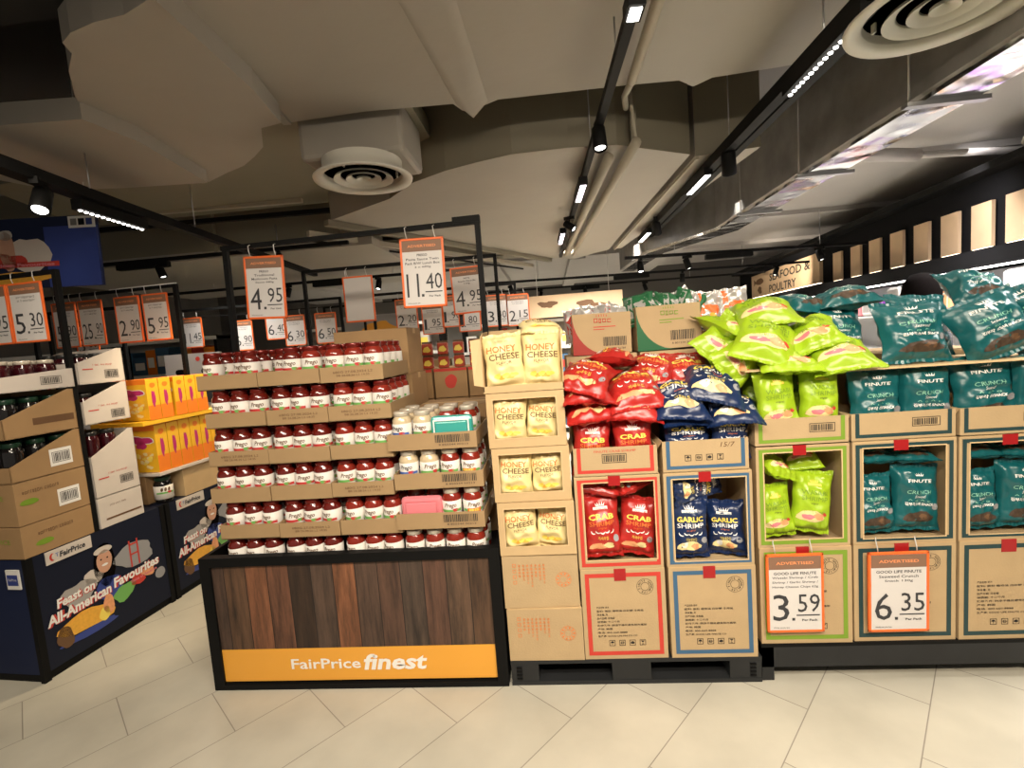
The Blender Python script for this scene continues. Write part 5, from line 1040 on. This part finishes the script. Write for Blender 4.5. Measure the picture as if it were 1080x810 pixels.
put(GAL, 1, (.760, 2.15, 1.185), -76, -4, -14, 'navy bag lying under the large one at the right of the navy pile', g, (.95, .9, .95)); put(GAL, 1, (.545, 2.17, 1.175), -80, 2, 5, 'navy bag lying lowest at the left of the navy pile', g, (.9, .8, .9))
put(GAL, 0, (.535, 2.15, 1.245), -66, 5, 2, 'navy bag with a shrimp picture on top at the left of the navy pile', g, (.98, 1, 1)); put(GAL, 1, (.695, 2.19, 1.305), -64, 12, -10, 'large navy garlic shrimp bag on top at the right of the navy pile', g, (1.12, 1, 1.1))
# lime bags
g = 'lime wasabi shrimp bags'
put(LI, 0, (.918, 2.145, .735), -6, -4, 3, 'lime bag standing left in the window carton', g, (.93, 1, .93)); put(LI, 1, (1.075, 2.150, .765), -9, 8, -8, 'lime bag standing right in the window carton, taller', g, (.98, 1, 1.1))
put(LI, 0, (.93, 2.18, .925), -60, 20, 20, 'lime bag lying at the upper left in the window carton', g, (.9, .9, .75)); put(LI, 1, (1.08, 2.24, .93), -70, -10, -15, 'lime bag lying at the back of the window carton', g, (.9, .9, .7))
put(LI, 0, (.930, 2.130, 1.215), -5, -3, 4, 'lime wasabi shrimp bag standing left in the open green tray', g, (1.08, 1, 1.08)); put(LI, 1, (1.105, 2.135, 1.220), -5, 3, -2, 'lime bag standing right in the open green tray', g, (.98, 1, 1.08))
put(LI, 1, (.93, 2.28, 1.20), 0, 0, 0, 'lime bag behind the left one in the open green tray', g); put(LI, 0, (1.10, 2.28, 1.20), 0, 0, 0, 'lime bag behind the right one in the open green tray', g)
o = one('cardboard_sheet', 'loose cardboard sheet between the standing bags and the bag piles', 'cardboard sheet', lambda b: (b.box(1.14, 2.02, 2.06, 2.42, 1.325, 1.331, 'edge'),))
o = one('cardboard_sheet', 'cardboard sheet under the pile of lime bags', 'cardboard sheet', lambda b: b.box(.80, 1.10, 2.10, 2.42, 1.345, 1.350, 'edge'))
put(LIL, 0, (.985, 2.155, 1.375), -80, 4, -6, 'lime bag lying lowest in the middle of the lime pile', g, (1.05, .8, .95)); put(LIL, 1, (1.19, 2.135, 1.395), -66, -8, -12, 'lime bag at the right front of the lime pile with an orange shrimp picture', g, (1.05, 1, .95))
put(LIL, 1, (.925, 2.19, 1.475), -54, 18, -16, 'large lime bag at the left of the lime pile, propped steeply', g, (1.12, 1, 1.12)); put(LIL, 0, (1.12, 2.23, 1.485), -64, -16, -20, 'lime bag in the middle right of the lime pile', g, (1.0, 1, 1.0)); put(LIL, 1, (.975, 2.33, 1.595), -66, -6, -12, 'topmost lime bag of the lime pile', g, (1.15, 1, 1.0))
put(LIL, 0, (.795, 2.28, 1.475), -36, 50, -16, 'lime bag standing on edge at the far left of the lime pile', g, (.9, .8, 1)); put(LIL, 1, (.81, 2.34, 1.53), -70, 20, 30, 'lime bag at the back left of the lime pile', g, (.8, .8, 1)); put(LIL, 0, (.835, 2.20, 1.40), -30, 58, -10, 'lime bag on its side beneath the left of the lime pile', g, (.8, .8, .95))
# teal bags
g = 'teal seaweed crunch bags'
for k, x in enumerate((1.207, 1.620)):
    s = ('left', 'right')[k]
    put(TE, 0, (x+.115, 2.145, .745), -6, -1, 3, 'teal bag standing left in the %s teal window carton' % s, g, (.86, 1, .90)); put(TE, 1, (x+.285, 2.140, .765), -7, 2, -4, 'teal bag standing right in the %s teal window carton' % s, g, (.90, 1, 1.0))
    put(TE, 0, (x+.13, 2.20, .945), -84, 0, 8, 'teal bag lying flat at the upper left of the %s teal window carton' % s, g, (.85, .6, .7)); put(TE, 1, (x+.29, 2.20, .945), -84, 0, -8, 'teal bag lying flat at the upper right of the %s teal window carton' % s, g, (.85, .6, .7))
put(TE, 0, (1.330, 2.135, 1.185), -4, 0, 3, 'teal bag standing first from the left in the open teal trays', g, (1.06, 1.1, 1)); put(TE, 1, (1.525, 2.135, 1.185), -4, 0, -2, 'teal bag standing second from the left in the open teal trays', g, (1.0, 1.1, 1)); put(TE, 0, (1.760, 2.15, 1.205), -5, -2, 3, 'teal bag standing third from the left in the open teal trays', g, (1.25, 1.2, 1.02)); put(TE, 1, (1.96, 2.13, 1.195), -4, 0, 0, 'teal bag at the right picture edge in the open teal trays', g)
put(TEL, 0, (1.495, 2.165, 1.462), -16, 0, 4, 'large teal bag standing in the middle on the cardboard sheet', g, (1.02, 1, .95)); put(TEL, 1, (1.790, 2.155, 1.462), -18, -20, -4, 'large teal bag leaning right of the middle on the cardboard sheet', g, (1.02, 1, .95))
put(TEL, 1, (1.280, 2.32, 1.46), -16, 0, 8, 'teal bag standing behind the lime pile', g, (.95, 1, 1)); put(TEL, 0, (1.65, 2.34, 1.49), -20, 5, 0, 'teal bag behind the two large teal bags', g, (.9, 1, 1)); put(TEL, 0, (1.36, 2.38, 1.625), -76, -4, -14, 'teal bag lying flat at the top left of the teal bags', g, (.9, .8, .95))
put(TEL, 0, (2.02, 2.22, 1.50), -24, -24, -10, 'teal bag leaning at the right picture edge', g); put(TEL, 1, (1.20, 2.42, 1.60), -76, 6, 10, 'teal bag lying behind the topmost lime bag', g, (.9, .8, .95)); put(TEL, 1, (1.93, 2.40, 1.62), -50, 4, -6, 'teal bag rising highest at the far right', g, (.9, 1, .9))
# cartons carrying the back row of the bags on the table
for i, (x0, x1) in enumerate(((.83, 1.19), (1.21, 1.60), (1.62, 2.02))):
    carton('cardboard_box', 'plain carton behind the %s column of the table, holding up the rear bags' % ('green', 'left teal', 'right teal')[i], x0, x1, 2.44, 2.84, .166, 1.36, 'card', group=None)
# packets in the open boxes behind
def small(name, foil, band, s):
    def f(b, W_, H_, f0, f1): b.rect(-W_*.28, -W_*.12, -H_*.44, H_*.44, band, f0, .02); b.blob(W_*.12, 0, W_*.2, H_*.15, band, f0, s, .4, 14, .015); b.blob(W_*.1, -H_*.2, W_*.12, H_*.08, 'puff', f1, s+1, .4, 14, .015)
    return bag(name, 'snack bag', .16, .19, .05, foil, f, s, crump=1.4)
SW = small('small_snack_bag', 'f_sil', 'pred', 21); SG = small('small_snack_bag', 'f_sil', 'dgreen', 23); SD = small('small_snack_bag', 'dgreen', 'f_sil', 24); SO = small('small_snack_bag', 'f_sil', 'orange', 25)
for i in range(6): SW.put((.15+.042*i, 2.55+.05*(i % 2), 1.60), (R(-10), R(-8+5*i), R(30*(i % 3)-30)), 'silver and red packet in the red cornered box, %s from the left' % ORD[i], 'packets in the red cornered box')
for i in range(7): (SG if i % 2 else SD).put((.46+.04*i, 2.55+.06*(i % 2), 1.655), (R(-30-8*(i % 3)), R(-12+5*i), R(25*(i % 3)-25)), 'green and silver packet in the green cornered box, %s from the left' % ORD[i], 'packets in the green cornered box')
SO.put((.79, 2.55, 1.63), (R(-8), R(4), R(10)), 'silver packet with an orange band behind the lime bags, left', None, (1, 1, 1)); SO.put((.93, 2.58, 1.64), (R(-8), R(-4), R(-8)), 'silver packet with an orange band behind the lime bags, right', None, (1, 1, 1)); SO.put((.70, 2.62, 1.65), (R(-8), R(-34), R(-8)), 'silver packet with an orange band leaning on the green cornered box')
carton('cardboard_box', 'plain carton carrying the orange banded packets', .80, 1.02, 2.46, 2.82, 1.362, 1.53, 'card')
